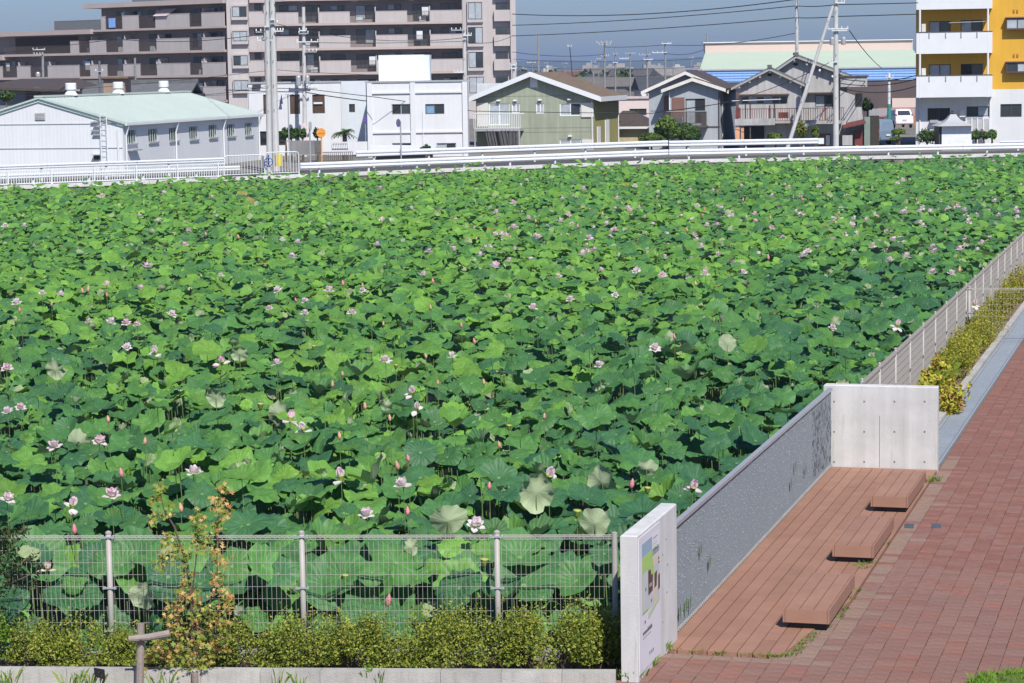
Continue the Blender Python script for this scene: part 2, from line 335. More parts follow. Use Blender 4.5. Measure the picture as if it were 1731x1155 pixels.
# ---- concrete walls
def slab_wall(name, s0, s1, r0, r1, h, label):
    root = empty(name, dk(s0, r0), DANG); tag(root, label, 'wall')
    b = MB(); w, l = r1-r0, s1-s0; e = .012
    b.hexa([(0, 0, -.2), (w, 0, -.2), (w, l, -.2), (0, l, -.2), (0, 0, h-e), (w, 0, h-e), (w, l, h-e), (0, l, h-e)])
    b.f.pop(1); k = len(b.v); b.v += [(e, e, h), (w-e, e, h), (w-e, l-e, h), (e, l-e, h)]
    b.f += [(4, 5, k+1, k), (5, 6, k+2, k+1), (6, 7, k+3, k+2), (7, 4, k, k+3), (k, k+1, k+2, k+3)]
    b.build('slab', CONC, root); return root, w, l
HOLE = mat('tie_hole_grey', (.20, .20, .195), .9, .2, 10)
def tie_hole(parent, p, ax):
    b = MB(); n = 10
    if ax == 'y': b.prism([(p[0]+.015*math.cos(t*.628), p[2]+.015*math.sin(t*.628)) for t in range(n)], p[1]-.003, p[1]+.002)
    else: b.prism([(p[1]+.012*math.cos(t*.628), p[2]+.012*math.sin(t*.628)) for t in range(n)], p[0]-.002, p[0]+.003, 'x')
    b.build('tie_hole', HOLE, parent)
sN, rN = GS(1079.5, 1153.6); sB = GS(1140.4, 1083)[0]
rw = GS(1049, 1147)
sw, w_, l_ = slab_wall('sign_wall', sN, sB+.03, rN-.172, rN, 1.46, 'pale concrete slab wall carrying the site map, beside the mesh fence')
for y_, z_ in ((1.28, 1.18), (1.3, .62), (1.1, .35), (1.35, .9), (1.12, 1.05)): tie_hole(sw, (w_, y_, z_), 'x')
# the printed map board on the wall's right face (flat print on a thin panel)
SIGN = mat('sign_board_white', (.66, .65, .70), .45, .03, 3)
y0b, y1b, zb0, zb1 = .03, .03+l_*.52, .06, 1.42
bd = MB().box(w_, w_+.006, y0b, y1b, zb0, zb1).build('sign_board', SIGN, sw)
bd['label'] = 'white printed map board of the site'
PR = {n: mat('print_'+n, c, .5, .05, 4) for n, c in dict(blue=(.28, .40, .50), green=(.36, .56, .16), brown=(.10, .055, .045), cream=(.62, .52, .42), pale=(.50, .54, .56), olive=(.42, .48, .20), ink=(.10, .10, .11), ltgreen=(.45, .55, .36), white=(.70, .70, .72)).items()}
def prt(name, c, pts, lift):
    """pts in board fractions (0..1 across away from the camera, 0..1 upward)"""
    X = w_+.006+lift; b = MB().prism([(y0b+a*(y1b-y0b), zb0+h*(zb1-zb0)) for a, h in pts], X-.001, X, 'x'); b.build(name, PR[c], bd)
R4 = lambda a0, a1, h0, h1: [(a0, h0), (a1, h0), (a1, h1), (a0, h1)]
prt('map_water', 'blue', R4(.14, .62, .84, .94), .002); prt('map_ground', 'pale', R4(.14, .97, .42, .84), .002)
prt('map_legend', 'white', R4(.62, .97, .79, .95), .002)
for k in range(6): prt('legend_line', random.choice(('ink', 'cream', 'blue', 'green')), R4(.67, random.uniform(.8, .93), .805+k*.022, .809+k*.022), .004)
prt('map_park', 'green', [(.14, .72), (.40, .73), (.50, .66), (.60, .60), (.72, .64), (.66, .72), (.62, .84), (.14, .84)], .004)
prt('map_plaza', 'cream', [(.66, .60), (.86, .58), (.80, .42), (.70, .40), (.64, .5)], .004); prt('map_plaza', 'cream', R4(.66, .86, .70, .78), .004)
prt('map_building', 'brown', [(.42, .53), (.62, .54), (.63, .66), (.56, .66), (.52, .71), (.42, .71)], .006)
prt('map_building', 'brown', [(.70, .54), (.81, .55), (.83, .66), (.72, .65)], .006); prt('map_building', 'brown', [(.90, .50), (.97, .51), (.97, .62), (.90, .61)], .006)
prt('map_building', 'brown', R4(.91, .95, .73, .745), .006); prt('map_building', 'brown', R4(.91, .95, .70, .715), .006)
prt('building_note', 'white', R4(.45, .58, .60, .604), .008); prt('building_note', 'white', R4(.45, .58, .585, .589), .008)
prt('map_border', 'olive', [(.14, .44), (.16, .44), (.16, .72), (.14, .72)], .004); prt('map_border', 'olive', R4(.14, .40, .425, .44), .006)
prt('map_border', 'ltgreen', [(.40, .36), (.48, .36), (.92, .42), (.90, .44), (.44, .40)], .006)
for k in range(4): prt('map_tree', 'olive', R4(.18+k*.11, .21+k*.11, .795, .805), .006)
for a, h in ((.28, .58), (.55, .46), (.24, .345)): prt('map_note', 'ink', R4(a, a+.03, h, h+.022), .006)
for k in range(8):                                     # the two lines of title characters, too small to read in the photo
    a = .16+k*.055; big = k > 3; t = .010 if big else .006
    prt('title_stroke', 'ink', R4(a, a+.012, .265, .300 if big else .288), .003); prt('title_stroke', 'ink', R4(a+.014, a+.042, .283-t/2, .283+t/2), .003)
    prt('title_stroke', 'ink', R4(a+.028, a+.040, .266, .280), .003)
    if k < 7: prt('subtitle_stroke', 'ink', R4(a, a+.036, .240, .2445), .003)
for k, a in enumerate((.46, .54, .62)): prt('logo_stroke', 'ink', R4(a, a+.014, .075, .105), .003); prt('logo_stroke', 'ink', R4(a+.016, a+.05, .088, .092), .003)
# far wall across the deck
fa, fb = GS(1396, 790), GS(1583.5, 812)
fw, w2, l2 = slab_wall('end_wall', S_END+.0, S_END+.19, GS(1398, 791)[1]-.06, GS(1584, 800)[1]-.02, 1.245, 'tall pale concrete end wall with tie holes behind the benches')
q0 = fw.location
def fwx(u, v): return (W(u, v, (q0.y+0))-q0)
for u_ in (1410, 1461, 1512, 1563):
    for v_ in (677, 728, 779):
        d = ray(u_, v_+2); n = Vector((-math.sin(DANG), math.cos(DANG), 0)); t = (q0-CP).dot(n)/d.dot(n); p = CP+d*t-q0
        tie_hole(fw, (p.x*math.cos(DANG)+p.y*math.sin(DANG), 0, p.z), 'y')
d = ray(1487, 740); t = (q0-CP).dot(n)/d.dot(n); p = CP+d*t-q0; xj = p.x*math.cos(DANG)+p.y*math.sin(DANG)
MB().box(xj-.004, xj+.004, -.0025, .01, .02, .8).build('joint_line', HOLE, fw)
# ---- the metal screen along the pond
SCR = mat('screen_steel', (.255, .29, .325), .5, .06, 5, metal=.25); SCRD = mat('screen_slot_dark', (.10, .11, .125), .6); SCRL = mat('screen_tab_glint', (.42, .465, .50), .35, .1, 9, metal=.2)  # tabs paler than the screen steel: their glint is put into the colour
scr = empty('metal_screen', dk(.0, 0), DANG); tag(scr, 'grey ribbed metal screen railing along the pond side of the deck', 'railing')
SL = S_END-.06; HS = 1.20; npan = 6; pl = SL/npan
for k in range(npan):
    a, b_ = k*pl+.006, (k+1)*pl-.006
    p_ = MB().box(-.010, -.004, a, b_, .07, HS-.03).build('screen_panel', SCR, scr)
    rb = MB(); y = a+.01
    while y < b_: rb.box(-.0035, .012, y, y+.010, .072, HS-.032); y += .042
    rb.build('rib', SCR, p_)
    tb = MB(); db = MB()
    if k < npan-1:
        for _ in range(230):
            y, z = random.uniform(a+.02, b_-.02), .1+(HS-.16)*random.random()**.9; tb.hexa([(.0125, y, z), (.016, y+.008, z), (.016, y+.008, z+.007), (.0125, y, z+.007), (.014, y, z+.003), (.019, y+.008, z+.002), (.019, y+.008, z+.010), (.014, y, z+.011)])
        tb.build('punched_tabs', SCRL, p_)['kind'] = 'stuff'
    else:
        for _ in range(400):
            y, z = random.uniform(a+.02, b_-.02), random.uniform(.1, HS-.12); h = random.uniform(.02, .07); db.box(.0125, .014, y, y+random.uniform(.01, .022), z, z+h)
        db.build('punched_slots', SCRD, p_)['kind'] = 'stuff'
MB().box(-.035, .03, 0, SL, HS-.028, HS+.012).build('top_rail', GALV, scr)
tt = MB(); y = .02
while y < SL: tt.box(-.02, .022, y, y+.03, .028, .066); y += .085
tt.build('foot_brackets', mat('bracket_pale', (.36, .37, .36), .6), scr)['kind'] = 'stuff'; MB().box(-.03, -.012, 0, SL, .0, .03).build('foot_rail', SCRD, scr)
k = .15
while k < SL: MB().box(-.06, -.02, k, k+.05, -.3, HS-.03).build('post', GALV, scr); k += 1.75

# ---- mesh fences
def mesh_fence(p0, p1, h, label, first=0.0, step=1.96, sp=.05, post_r=.030, group=None, r=.0014, wm=None):
    p0, p1 = Vector(p0), Vector(p1); d = p1-p0; Ln = Vector((d.x, d.y, 0)).length; a = math.atan2(d.y, d.x)
    root = empty('mesh_fence', p0, a); tag(root, label, 'fence', group)
    ps = []; x = first
    while x < Ln+.01: ps.append(x); x += step
    pm = MB().tube([(0, 0, -.3), (0, 0, h+.02)], post_r, 10).mesh('post', BEIGE, True); cm = MB().lathe([(post_r+.003, 0), (post_r+.003, .02), (.012, .034)], 10, (0, 0, h+.01)).mesh('post_cap', BEIGE)
    cl = MB().box(-.07, .07, -post_r-.010, -post_r+.008, -.009, .009).box(-.07, -.05, -post_r-.013, .0, -.013, .013).box(.05, .07, -post_r-.013, .0, -.013, .013).mesh('clamp', GALV)
    for x in ps:
        o = put('post', pm, root, (x, 0, 0)); put('post_cap', cm, o)
        for z in (h-.02, h*.56, h*.2): put('clamp', cl, o, (0, 0, z))
    eds = ([0] if first > .3 else [])+ps+([Ln] if Ln-ps[-1] > .3 else [])
    for q in range(len(eds)-1):
        x0, x1 = eds[q]+.045, eds[q+1]-.045; b = MB(); x = x0
        while x <= x1: b.box(x-r, x+r, -r, r, .06, h); x += sp
        for z in np.arange(.08, h-.05, .127): b.box(x0, x1, -r*2.6, -r*.9, z-r, z+r)
        for z, y in ((h-.004, -.016), (h-.045, -.02), (h-.022, -.034), (h-.022, .016), (h-.05, .0)): b.box(x0, x1, y-.0028, y+.0028, z-.0028, z+.0028)
        x = x0
        while x <= x1: b.box(x-r, x+r, -.036, .018, h-.008, h-.004); b.box(x-r, x+r, -.036, -.031, h-.05, h-.008); x += sp
        b.build('mesh_panel', wm or WIRE, root)
    return root
nf0 = Vector((FL.x, FL.y, 0)); nf1 = Vector((FR.x, FR.y, 0))
p1_ = G(185, 903, 1.26); off = (Vector((p1_.x, p1_.y, 0))-nf0).length; stp = ((Vector((G(840, 903, 1.26).x, G(840, 903, 1.26).y, 0))-nf0).length-off)/2
mesh_fence(nf0, nf1, 1.26, 'beige welded mesh fence standing behind the low hedge in front', off, stp)
MB().tube([(nf1.x-.02, nf1.y, -.3), (nf1.x-.02, nf1.y, 1.28)], .03, 10).build('post', BEIGE, bpy.data.objects['mesh_fence']).matrix_parent_inverse = bpy.data.objects['mesh_fence'].matrix_basis.inverted()
fr0 = G(1450, 651, 1.26); fr1 = G(1731, 392, 1.26); fd = Vector((fr1.x-fr0.x, fr1.y-fr0.y, 0)).normalized()
RF0 = Vector((fr0.x, fr0.y, 0))+fd*.35
def rfx(y): return RF0.x+fd.x/fd.y*(y-RF0.y)
mesh_fence(RF0, RF0+fd*86, 1.26, 'long beige mesh fence running back along the right side of the pond', 0.1, 2.0, .042, .022, r=.0032, wm=mat('dull_beige_wire', (.34, .315, .285), .6, .05, 3))
cf0 = G(1628, 487, 1.2); cf0 = Vector((rfx(G(1628, 487, 1.2).y)+.05, G(1628, 487, 1.2).y, 0))
mesh_fence(cf0, cf0+Vector((math.cos(DANG+.17), math.sin(DANG+.17), 0))*5.2, 1.2, 'short mesh fence crossing the planted strip beside the drain grating', .02, 2.5, .075)

# ---- kerbs and grating
kr = empty('kerb', G(-60, 1150, 0)); kr['kind'] = 'structure'
ka, kb = G(-60, 1149, .0), G(1041, 1155, .0); kd = (kb-ka); kL = kd.length; kr.location = ka; kr.rotation_euler = (0, 0, math.atan2(kd.y, kd.x))
x = 0
while x < kL-.02:
    e = min(x+.6, kL); MB().hexa([(x+.002, -.01, -.15), (e-.002, -.01, -.15), (e-.002, .16, -.15), (x+.002, .16, -.15), (x+.002, .0, .10), (e-.002, .0, .10), (e-.002, .155, .10), (x+.002, .155, .10)]).build('kerb_stone', KERBM, kr); x = e
ks0, kr0 = GS(1588, 752); KE = 62
k2 = empty('kerb', dk(S_END+.2, DRAIN0-.18), DANG); k2['kind'] = 'structure'
x = 0
while x < KE: MB().box(0, .13, x+.003, x+.6-.003, -.15, .06).build('kerb_stone', KERBM, k2); x += .6
GRT = mat('grating_steel', (.36, .40, .435), .45, .08, 5, metal=.2)
dg = empty('drain_grating', dk(S_END+.2, DRAIN0), DANG); dg['kind'] = 'structure'; gw = DRAIN1-DRAIN0
gb = MB(); 
for q in range(34): gb.box(.02, gw-.02, q*.0294+.004, q*.0294+.016, -.03, .004)
for q in range(5): gb.box(.015+q*(gw-.03)/4-.003, .015+q*(gw-.03)/4+.003, .002, .996, -.032, .006)
gme = gb.mesh('grating_panel', GRT)
for q in range(62): put('grating_panel', gme, dg, (0, q*1.0, 0))
MB().box(.01, gw-.01, 0, KE, -.33, -.30).build('channel_floor', DARK, dg)
for x_ in (-.035, gw): MB().box(x_, x_+.035, 0, KE, -.1, .005).build('frame_angle', GRT, dg)
# soil strip between fence and kerb
sp_ = [dk(S_END+.19, -.6, -.03), dk(S_END+.19, DRAIN0-.17, -.03), dk(75, DRAIN0-.17, -.03), dk(75, -.6, -.03)]
quadsheet('planting_strip', [tuple(p) for p in sp_], SOIL)
ew = empty('pond_edge_wall', dk(-1, 0), DANG); ew['kind'] = 'structure'
MB().box(-.42, -.07, 0, 90, -.9, -.045).build('concrete_edge', CONC2, ew)
# ================================================================== FAR SIDE: buildings
class Bld:
    def __init__(s, name, u, Y, adeg, label, cat='building', zg=ZF, group=None):
        p = W(u, 240, Y); s.a = math.radians(adeg); s.o = Vector((p.x, p.y, zg)); s.zg = zg
        s.root = empty(name, s.o, s.a); tag(s.root, label, cat, group)
        s.X = Vector((math.cos(s.a), math.sin(s.a), 0)); s.D = Vector((-math.sin(s.a), math.cos(s.a), 0))
    def q(s, u, v, t=0.0):                     # on a plane parallel to the facade, t metres behind it
        d = ray(u, v); k = (s.o+s.D*t-CP).dot(s.D)/d.dot(s.D); p = CP+d*k-s.o; return p.dot(s.X), p.z
    def q2(s, u, v, x):                        # on the side plane local x = const
        d = ray(u, v); k = (s.o+s.X*x-CP).dot(s.X)/d.dot(s.X); p = CP+d*k-s.o; return p.dot(s.D), p.z
    def R(s, u0, v0, u1, v1, t=0.0):
        um, vm = (u0+u1)/2, (v0+v1)/2; return s.q(u0, vm, t)[0], s.q(u1, vm, t)[0], s.q(um, v1, t)[1], s.q(um, v0, t)[1]
    def R2(s, u0, v0, u1, v1, x):
        um, vm = (u0+u1)/2, (v0+v1)/2; return s.q2(u0, vm, x)[0], s.q2(u1, vm, x)[0], s.q2(um, v1, x)[1], s.q2(um, v0, x)[1]
    def bx(s, name, m, u0, v0, u1, v1, t=0.0, th=.2, parent=None):
        x0, x1, z0, z1 = s.R(u0, v0, u1, v1, t); return MB().box(x0, x1, t, t+th, z0, z1).build(name, m, parent or s.root)
    def wall(s, name, m, x0, x1, z0, z1, holes=(), t=0.0, th=.15, gable=None, side=None, parent=None):
        """front sheet with real openings; holes: (x0,x1,z0,z1) local; side: build on plane x=side running along y"""
        xs = sorted(set([x0, x1]+[c for h in holes for c in h[:2] if x0 < c < x1])); zs = sorted(set([z0, z1]+[c for h in holes for c in h[2:] if z0 < c < z1]))
        b = MB(); P = (lambda x, y, z: (x, t+y, z)) if side is None else (lambda x, y, z: (side-y, x, z))
        for i in range(len(xs)-1):
            for j in range(len(zs)-1):
                xm, zm = (xs[i]+xs[i+1])/2, (zs[j]+zs[j+1])/2
                if any(h[0] < xm < h[1] and h[2] < zm < h[3] for h in holes): continue
                b.poly([P(xs[i], 0, zs[j]), P(xs[i+1], 0, zs[j]), P(xs[i+1], 0, zs[j+1]), P(xs[i], 0, zs[j+1])])
        for a, c, e, f in holes:
            for (p, q) in (((a, e), (a, f)), ((a, f), (c, f)), ((c, f), (c, e)), ((c, e), (a, e))):
                b.poly([P(p[0], 0, p[1]), P(q[0], 0, q[1]), P(q[0], th, q[1]), P(p[0], th, p[1])])
        if gable: b.poly([P(x, 0, z) for x, z in gable])
        return b.build(name, m, parent or s.root)
    def win(s, h, t=0.0, th=.12, frame=ALU, panes=(GLASS, GLASS), side=None, fw=.05, name='window', bars=0):
        a, c, e, f = h; B = (lambda b, x0, x1, y0, y1, z0, z1: b.box(x0, x1, t+y0, t+y1, z0, z1)) if side is None else (lambda b, x0, x1, y0, y1, z0, z1: b.box(side-y0, side-y1, x0, x1, z0, z1))
        fr = MB(); B(fr, a, a+fw, th-.06, th, e, f); B(fr, c-fw, c, th-.06, th, e, f); B(fr, a+fw, c-fw, th-.06, th, e, e+fw); B(fr, a+fw, c-fw, th-.06, th, f-fw, f)
        n = len(panes)
        for k in range(1, n): xm = a+(c-a)*k/n; B(fr, xm-fw*.5, xm+fw*.5, th-.055, th-.005, e+fw, f-fw)
        for k in range(bars): xm = a+(c-a)*(k+.5)/bars; B(fr, xm-.02, xm+.02, -.03, -.01, e, f)
        o = fr.build(name, frame, s.root)
        for k in range(n):
            pb = MB(); B(pb, a+(c-a)*k/n+fw*.5, a+(c-a)*(k+1)/n-fw*.5, th-.02-.012*k, th+.01, e+fw*.6, f-fw*.6); pb.build('pane', panes[k], o)
        return o
    def facade(s, name, m, u0, v0, u1, wins=(), t=0.0, zb=0.0, th=.12, **kw):
        """wall from ground to v0 with windows given as photo rects (u0,v0,u1,v1,panes,frame)"""
        x0, x1, _, z1 = s.R(u0, v0, u1, v0+40, t); hs = [s.R(*w[:4], t) for w in wins]
        o = s.wall(name, m, x0, x1, zb, z1, hs, t, th)
        for h, w in zip(hs, wins): s.win(h, t, th, w[5] if len(w) > 5 else ALU, w[4] if len(w) > 4 else (GLASS, GLASS), **kw)
        return x0, x1, z1
    def rail(s, name, m, x0, x1, z0, z1, t, n=None, r=.012, parent=None):
        b = MB(); n = n or max(2, int((x1-x0)/.14)); b.box(x0, x1, t-.02, t+.02, z1-.04, z1).box(x0, x1, t-.015, t+.015, z0, z0+.03)
        for k in range(n+1): x = x0+(x1-x0)*k/n; b.box(x-r, x+r, t-r, t+r, z0, z1-.02)
        return b.build(name, m, parent or s.root)
    def roof(s, name, m, xl, zl, xp, zp, xr, zr, t0, t1, th=.18):
        b = MB(); dz = th
        b.prism([(xl, zl), (xp, zp), (xp, zp+dz), (xl, zl+dz)], t0, t1).prism([(xp, zp), (xr, zr), (xr, zr+dz), (xp, zp+dz)], t0, t1); return b.build(name, m, s.root)
    def barge(s, m, xl, zl, xp, zp, xr, zr, t, w=.25, th=.06):
        for a, b in (((xl, zl), (xp, zp)), ((xp, zp), (xr, zr))):
            MB().prism([(a[0], a[1]-w*.5), (b[0], b[1]-w*.5), (b[0], b[1]+w*.5), (a[0], a[1]+w*.5)], t-th, t).build('bargeboard', m, s.root)

# ---------------- apartment block (two wings)
APT = mat('apartment_shaded_wall', (.275, .245, .24), .8, .06, .5, streak=.05); APT2 = mat('apartment_parapet', (.46, .42, .41), .8, .05, .5, streak=.06); APR = mat('apartment_band', (.44, .365, .34), .8, .06, .4)  # recessed walls: same concrete darkened, balcony shade put into the colour
BRM_ = mat('rust_cloth', (.25, .12, .10), .9); RAILB = mat('brown_railing', (.09, .075, .07), .6)
def apartment_wing(nm, label, u0, Y, ang, floors, uL, uR, right_x=0, depth=9, extra=None):
    b = Bld(nm, u0, Y, ang, label, zg=.3); rec = 1.5
    for (vt, vb, vs, par, gaps, wins) in floors:
        # measured on the front plane at um
        um = (par[0][0]+par[-1][1])/2
        zt, zb, zs = b.q(um, vt)[1], b.q(um, vb)[1], b.q(um, vs)[1]
        xa, xb = b.q(uL, vt)[0], b.q(uR, vt)[0]
        MB().box(xa, xb, 0, rec+.3, zs, zb).build('balcony_slab', APR, b.root)
        for (p, q) in par:
            x0, x1 = b.q(p, vt)[0], b.q(q, vt)[0]; o = MB().box(x0, x1, .02, .16, zb, zt).build('parapet', APT2, b.root); MB().box(x0-.02, x1+.02, .0, .18, zt, zt+.07).build('parapet_cap', APR, o)
        for (p, q) in gaps:
            x0, x1 = b.q(p, vt)[0], b.q(q, vt)[0]; b.rail('balcony_railing', RAILB, x0, x1, zb, zt, .1, r=.02)
        for w in wins:
            h = b.R(*w[:4], rec); o = MB().box(h[0], h[1], rec-.05, rec-.01, h[2], h[3]).build('window', ALU, b.root); xm = (h[0]+h[1])/2; pn = w[4] if len(w) > 4 else random.choice(((CURT, GLASS), (GLASS, CURT), (GLASS, GLASS)))
            MB().box(h[0]+.05, xm-.03, rec-.07, rec-.055, h[2]+.05, h[3]-.05).build('pane', pn[0], o); MB().box(xm+.03, h[1]-.05, rec-.07, rec-.055, h[2]+.05, h[3]-.05).build('pane', pn[1], o)
        for (p, q) in gaps:
            x0, x1 = b.q(p, vt)[0], b.q(q, vt)[0]
            if random.random() < .55: xx = random.uniform(x0+.1, x1-.9); MB().box(xx, xx+.75, .9, 1.2, zb, zb+.6).build('cooling_unit', INSUL, b.root)
            if random.random() < .4: xx = random.uniform(x0, x1-.5); MB().box(xx, xx+random.uniform(.4, .9), .5, .53, zt-.55, zt+.45).build('laundry', random.choice((INSUL, CURT, WHITE, BRM_)), b.root)
            for k in range(3): MB().box(x0+.25+k*.22, x0+.33+k*.22, .2, .3, zt+1.15, zt+1.25).build('laundry_hook', INSUL, b.root)
        for (p, q) in par[1:]:
            x0 = b.q(p, vt)[0]; MB().box(x0-.06, x0+.06, .3, rec-.08, zb, zt+.55).build('party_screen', APT2, b.root)
    return b, rec
LWf = [(25, 47, 50.5, [(170, 177), (206, 233), (262, 319), (340, 378)], [(177, 206), (233, 262), (319, 340)], [(197, 20, 216, 34), (226, 19, 240, 29), (250, 17, 270, 30), (325, 15, 341, 40), (352, 13, 375, 23)]),
       (67, 87, 91, [(118, 132), (151, 178), (207, 233), (264, 319), (341, 378)], [(132, 151), (178, 207), (233, 264), (319, 341)], [(140, 66, 152, 88), (198, 61, 215, 75), (252, 58, 290, 70), (327, 56, 342, 80), (352, 54, 376, 64)]),
       (110, 129, 133, [(-30, 3), (28, 50), (80, 133), (152, 180), (208, 236), (265, 320), (342, 380)], [(3, 28), (50, 80), (133, 152), (180, 208), (236, 265), (320, 342)], [(3, 104, 14, 116), (20, 103, 34, 116), (76, 103, 95, 112), (140, 101, 156, 112), (200, 99, 216, 120), (253, 98, 285, 118), (327, 96, 342, 106), (354, 95, 377, 105)]),
       (149, 170, 174, [(-30, 3), (28, 50), (80, 133), (152, 180), (208, 236), (266, 320), (343, 380)], [(3, 28), (320, 343)], [(254, 138, 286, 150), (328, 137, 344, 160), (356, 136, 378, 147)])]
bl, rec = apartment_wing('apartment_building', 'grey-brown stepped apartment wing with balconies behind the green-roofed warehouse', 385, 272, -38, LWf, -30, 379)
xa, xb = bl.q(-40, 100)[0], bl.q(384, 100)[0]; zA, zB, zC = bl.q(290, 9)[1], bl.q(290, 49)[1], bl.q(290, 90)[1]
xs1, xs2 = bl.q(172, 40, rec)[0], bl.q(22, 70, rec)[0]
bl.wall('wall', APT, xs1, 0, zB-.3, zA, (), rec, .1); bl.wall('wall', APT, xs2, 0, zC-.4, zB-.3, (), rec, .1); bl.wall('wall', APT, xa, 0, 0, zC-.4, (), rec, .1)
MB().box(xs1-1.2, .1, -.35, rec+8, zA, zA+.55).build('roof', APR, bl.root); MB().box(xs2-1.2, xs1, -.35, rec+8, zB-.3, zB+.25).build('roof', APR, bl.root); MB().box(xa, xs2, -.3, rec+8, zC-.4, zC+.1).build('roof', APR, bl.root)
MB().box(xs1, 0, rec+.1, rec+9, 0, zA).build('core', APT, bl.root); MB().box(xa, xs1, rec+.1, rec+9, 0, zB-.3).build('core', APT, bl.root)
bl.rail('roof_railing', RAILB, bl.q(90, 40)[0], bl.q(169, 40)[0], zB+.25, zB+1.35, .2, r=.025); bl.rail('roof_railing', RAILB, bl.q(222, 0)[0], -.3, zA+.55, zA+1.6, .2, r=.025)
bl.rail('terrace_railing', RAILB, xs2, bl.q(117, 80)[0], zC, zC+1.2, .05, r=.02)
MB().box(xs2+.5, bl.q(117, 80)[0], rec-.06, rec-.02, zC, zC+2.3).build('dark_terrace_wall', mat('terrace_brown', (.07, .055, .05), .8), bl.root)
TOW = mat('blue_cloth', (.22, .38, .75), .9); tow = W(189, 39, 271); 
h = bl.R(184, 31, 195, 47, -.05); o = MB().box(h[0], h[1], -.09, -.05, h[2], h[3]).build('drying_towel', TOW, None, bl.o, bl.a); tag(o, 'bright blue towel hung over the top-floor balcony railing', 'towel')
h = bl.R(262, 16, 292, 27, .2); o = MB().hexa([(h[0], -.2, h[2]), (h[1]-.6, -.2, h[2]), (h[1]-.6, -.17, h[2]), (h[0], -.17, h[2]), (h[0]+.5, .9, h[3]+.1), (h[1], .9, h[3]+.1), (h[1], .93, h[3]+.1), (h[0]+.5, .93, h[3]+.1)]).build('awning', mat('pink_cloth', (.55, .46, .46), .9), None, bl.o, bl.a); tag(o, 'pale pink sunshade sheet slanting over a top-floor balcony', 'sunshade')
# right wing, nearly square to the view
RWf = []
for k, (vt, vb, vs) in enumerate(((-21, -3, 0), (20, 38, 42), (60.5, 79.5, 84), (102.5, 121.5, 126), (145, 164, 168))):
    dv = (vt-20); par = [(466, 504), (538, 591), (634, 688), (726, 782)]; gp = [(504, 538), (591, 634), (688, 726)]
    w0 = vt-11; RWf.append((vt, vb, vs, [(a+k-1, c+k-1) for a, c in par], [(a+k-1, c+k-1) for a, c in gp], [(471+k, w0, 502+k, vt-1), (516+k, w0, 540+k, vb-2), (557+k, w0, 581+k, vt-2), (600+k, w0, 632+k, vb-6), (654+k, w0-2, 677+k, vt-3), (697+k, w0-2, 727+k, vb-3), (744+k, w0-3, 770+k, vt-3)]))
b2, rec = apartment_wing('apartment_building', 'grey-brown balconied apartment wing behind the white two-storey buildings', 421, 272, 0, RWf, 449, 784)
xe = b2.q(784, 60)[0]; xr = b2.q(872, 60)[0]; zt = b2.q(640, -40)[1]
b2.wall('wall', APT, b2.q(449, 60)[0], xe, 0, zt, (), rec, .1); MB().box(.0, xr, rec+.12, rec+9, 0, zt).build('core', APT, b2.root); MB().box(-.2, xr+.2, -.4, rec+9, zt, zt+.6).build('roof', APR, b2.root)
def bay_col(b, uL, uR, wins, tdep=.55):
    x0, x1 = b.q(uL, 60)[0], b.q(uR, 60)[0]; MB().box(x0, x1, -.1, rec+.1, 0, zt).build('stair_column', APT2, b.root)
    for w in wins:
        h = b.R(*w, -tdep); MB().box(h[0]-.22, h[1]+.22, -tdep, -.102, h[2]-.32, h[2]).build('bay_sill', APT2, b.root); MB().box(h[0]-.22, h[1]+.22, -tdep, -.102, h[3], h[3]+.2).build('bay_hood', APT2, b.root)
        o = MB().box(h[0]-.16, h[1]+.16, -tdep+.1, -.102, h[2], h[3]).build('bay_window', ALU, b.root); xm = (h[0]+h[1])/2
        pn = random.choice(((CURT, GLASS), (CURT, CURT), (GLASS, CURT)))
        MB().box(h[0]-.05, xm-.03, -tdep+.06, -tdep+.09, h[2]+.08, h[3]-.08).build('pane', pn[0], o); MB().box(xm+.03, h[1]+.05, -tdep+.06, -tdep+.09, h[2]+.08, h[3]-.08).build('pane', pn[1], o)
        for sx in (h[0]-.22, h[1]+.12): MB().box(sx, sx+.1, -tdep+.02, -.102, h[2], h[3]).build('bay_cheek', APT2, b.root)
bay_col(b2, 384, 421, [(394, 11, 415, 29), (395, 53, 416, 70), (396, 94, 417, 111), (397, 136, 418, 153)])
bay_col(b2, 783, 833, [(793, 4, 813, 33), (793, 46, 814, 74), (794, 88, 815, 115), (795, 130, 816, 158)])
for k, vt in enumerate((-24, 17, 59, 100, 142)):
    zt_, zb_ = b2.q(848, vt)[1], b2.q(848, vt+19)[1]; x0, x1 = b2.q(835, vt)[0], b2.q(862, vt)[0]
    MB().box(x0, x1, -.6, .0, zb_, zt_).build('parapet', APT2, b2.root); h = b2.R(838, vt-12, 859, vt-1, .1); o = MB().box(h[0], h[1], .02, .1, h[2], h[3]).build('window', ALU, b2.root); MB().box(h[0]+.08, h[1]-.08, .0, .018, h[2]+.06, h[3]-.06).build('pane', GLASS, o)
    x0, x1 = b2.q(421, vt)[0], b2.q(447, vt)[0]; MB().box(x0, x1, -.3, .0, zb_, zt_).build('parapet', APT2, b2.root); h = b2.R(431, vt-10, 442, vt, .8); o = MB().box(h[0], h[1], .4, .5, h[2], h[3]).build('window', ALU, b2.root); MB().box(h[0]+.06, h[1]-.06, .38, .398, h[2]+.06, h[3]-.06).build('pane', GLASS, o)
    MB().box(x0, x1, -.3, .5, zb_-.25, zb_).build('balcony_slab', APR, b2.root)
MB().box(b2.q(833, 60)[0], xr, .12, rec+8, 0, zt).build('end_block', APT2, b2.root); MB().box(b2.q(863, 60)[0], xr, -.7, .1, 0, zt).build('end_pier', APT2, b2.root)
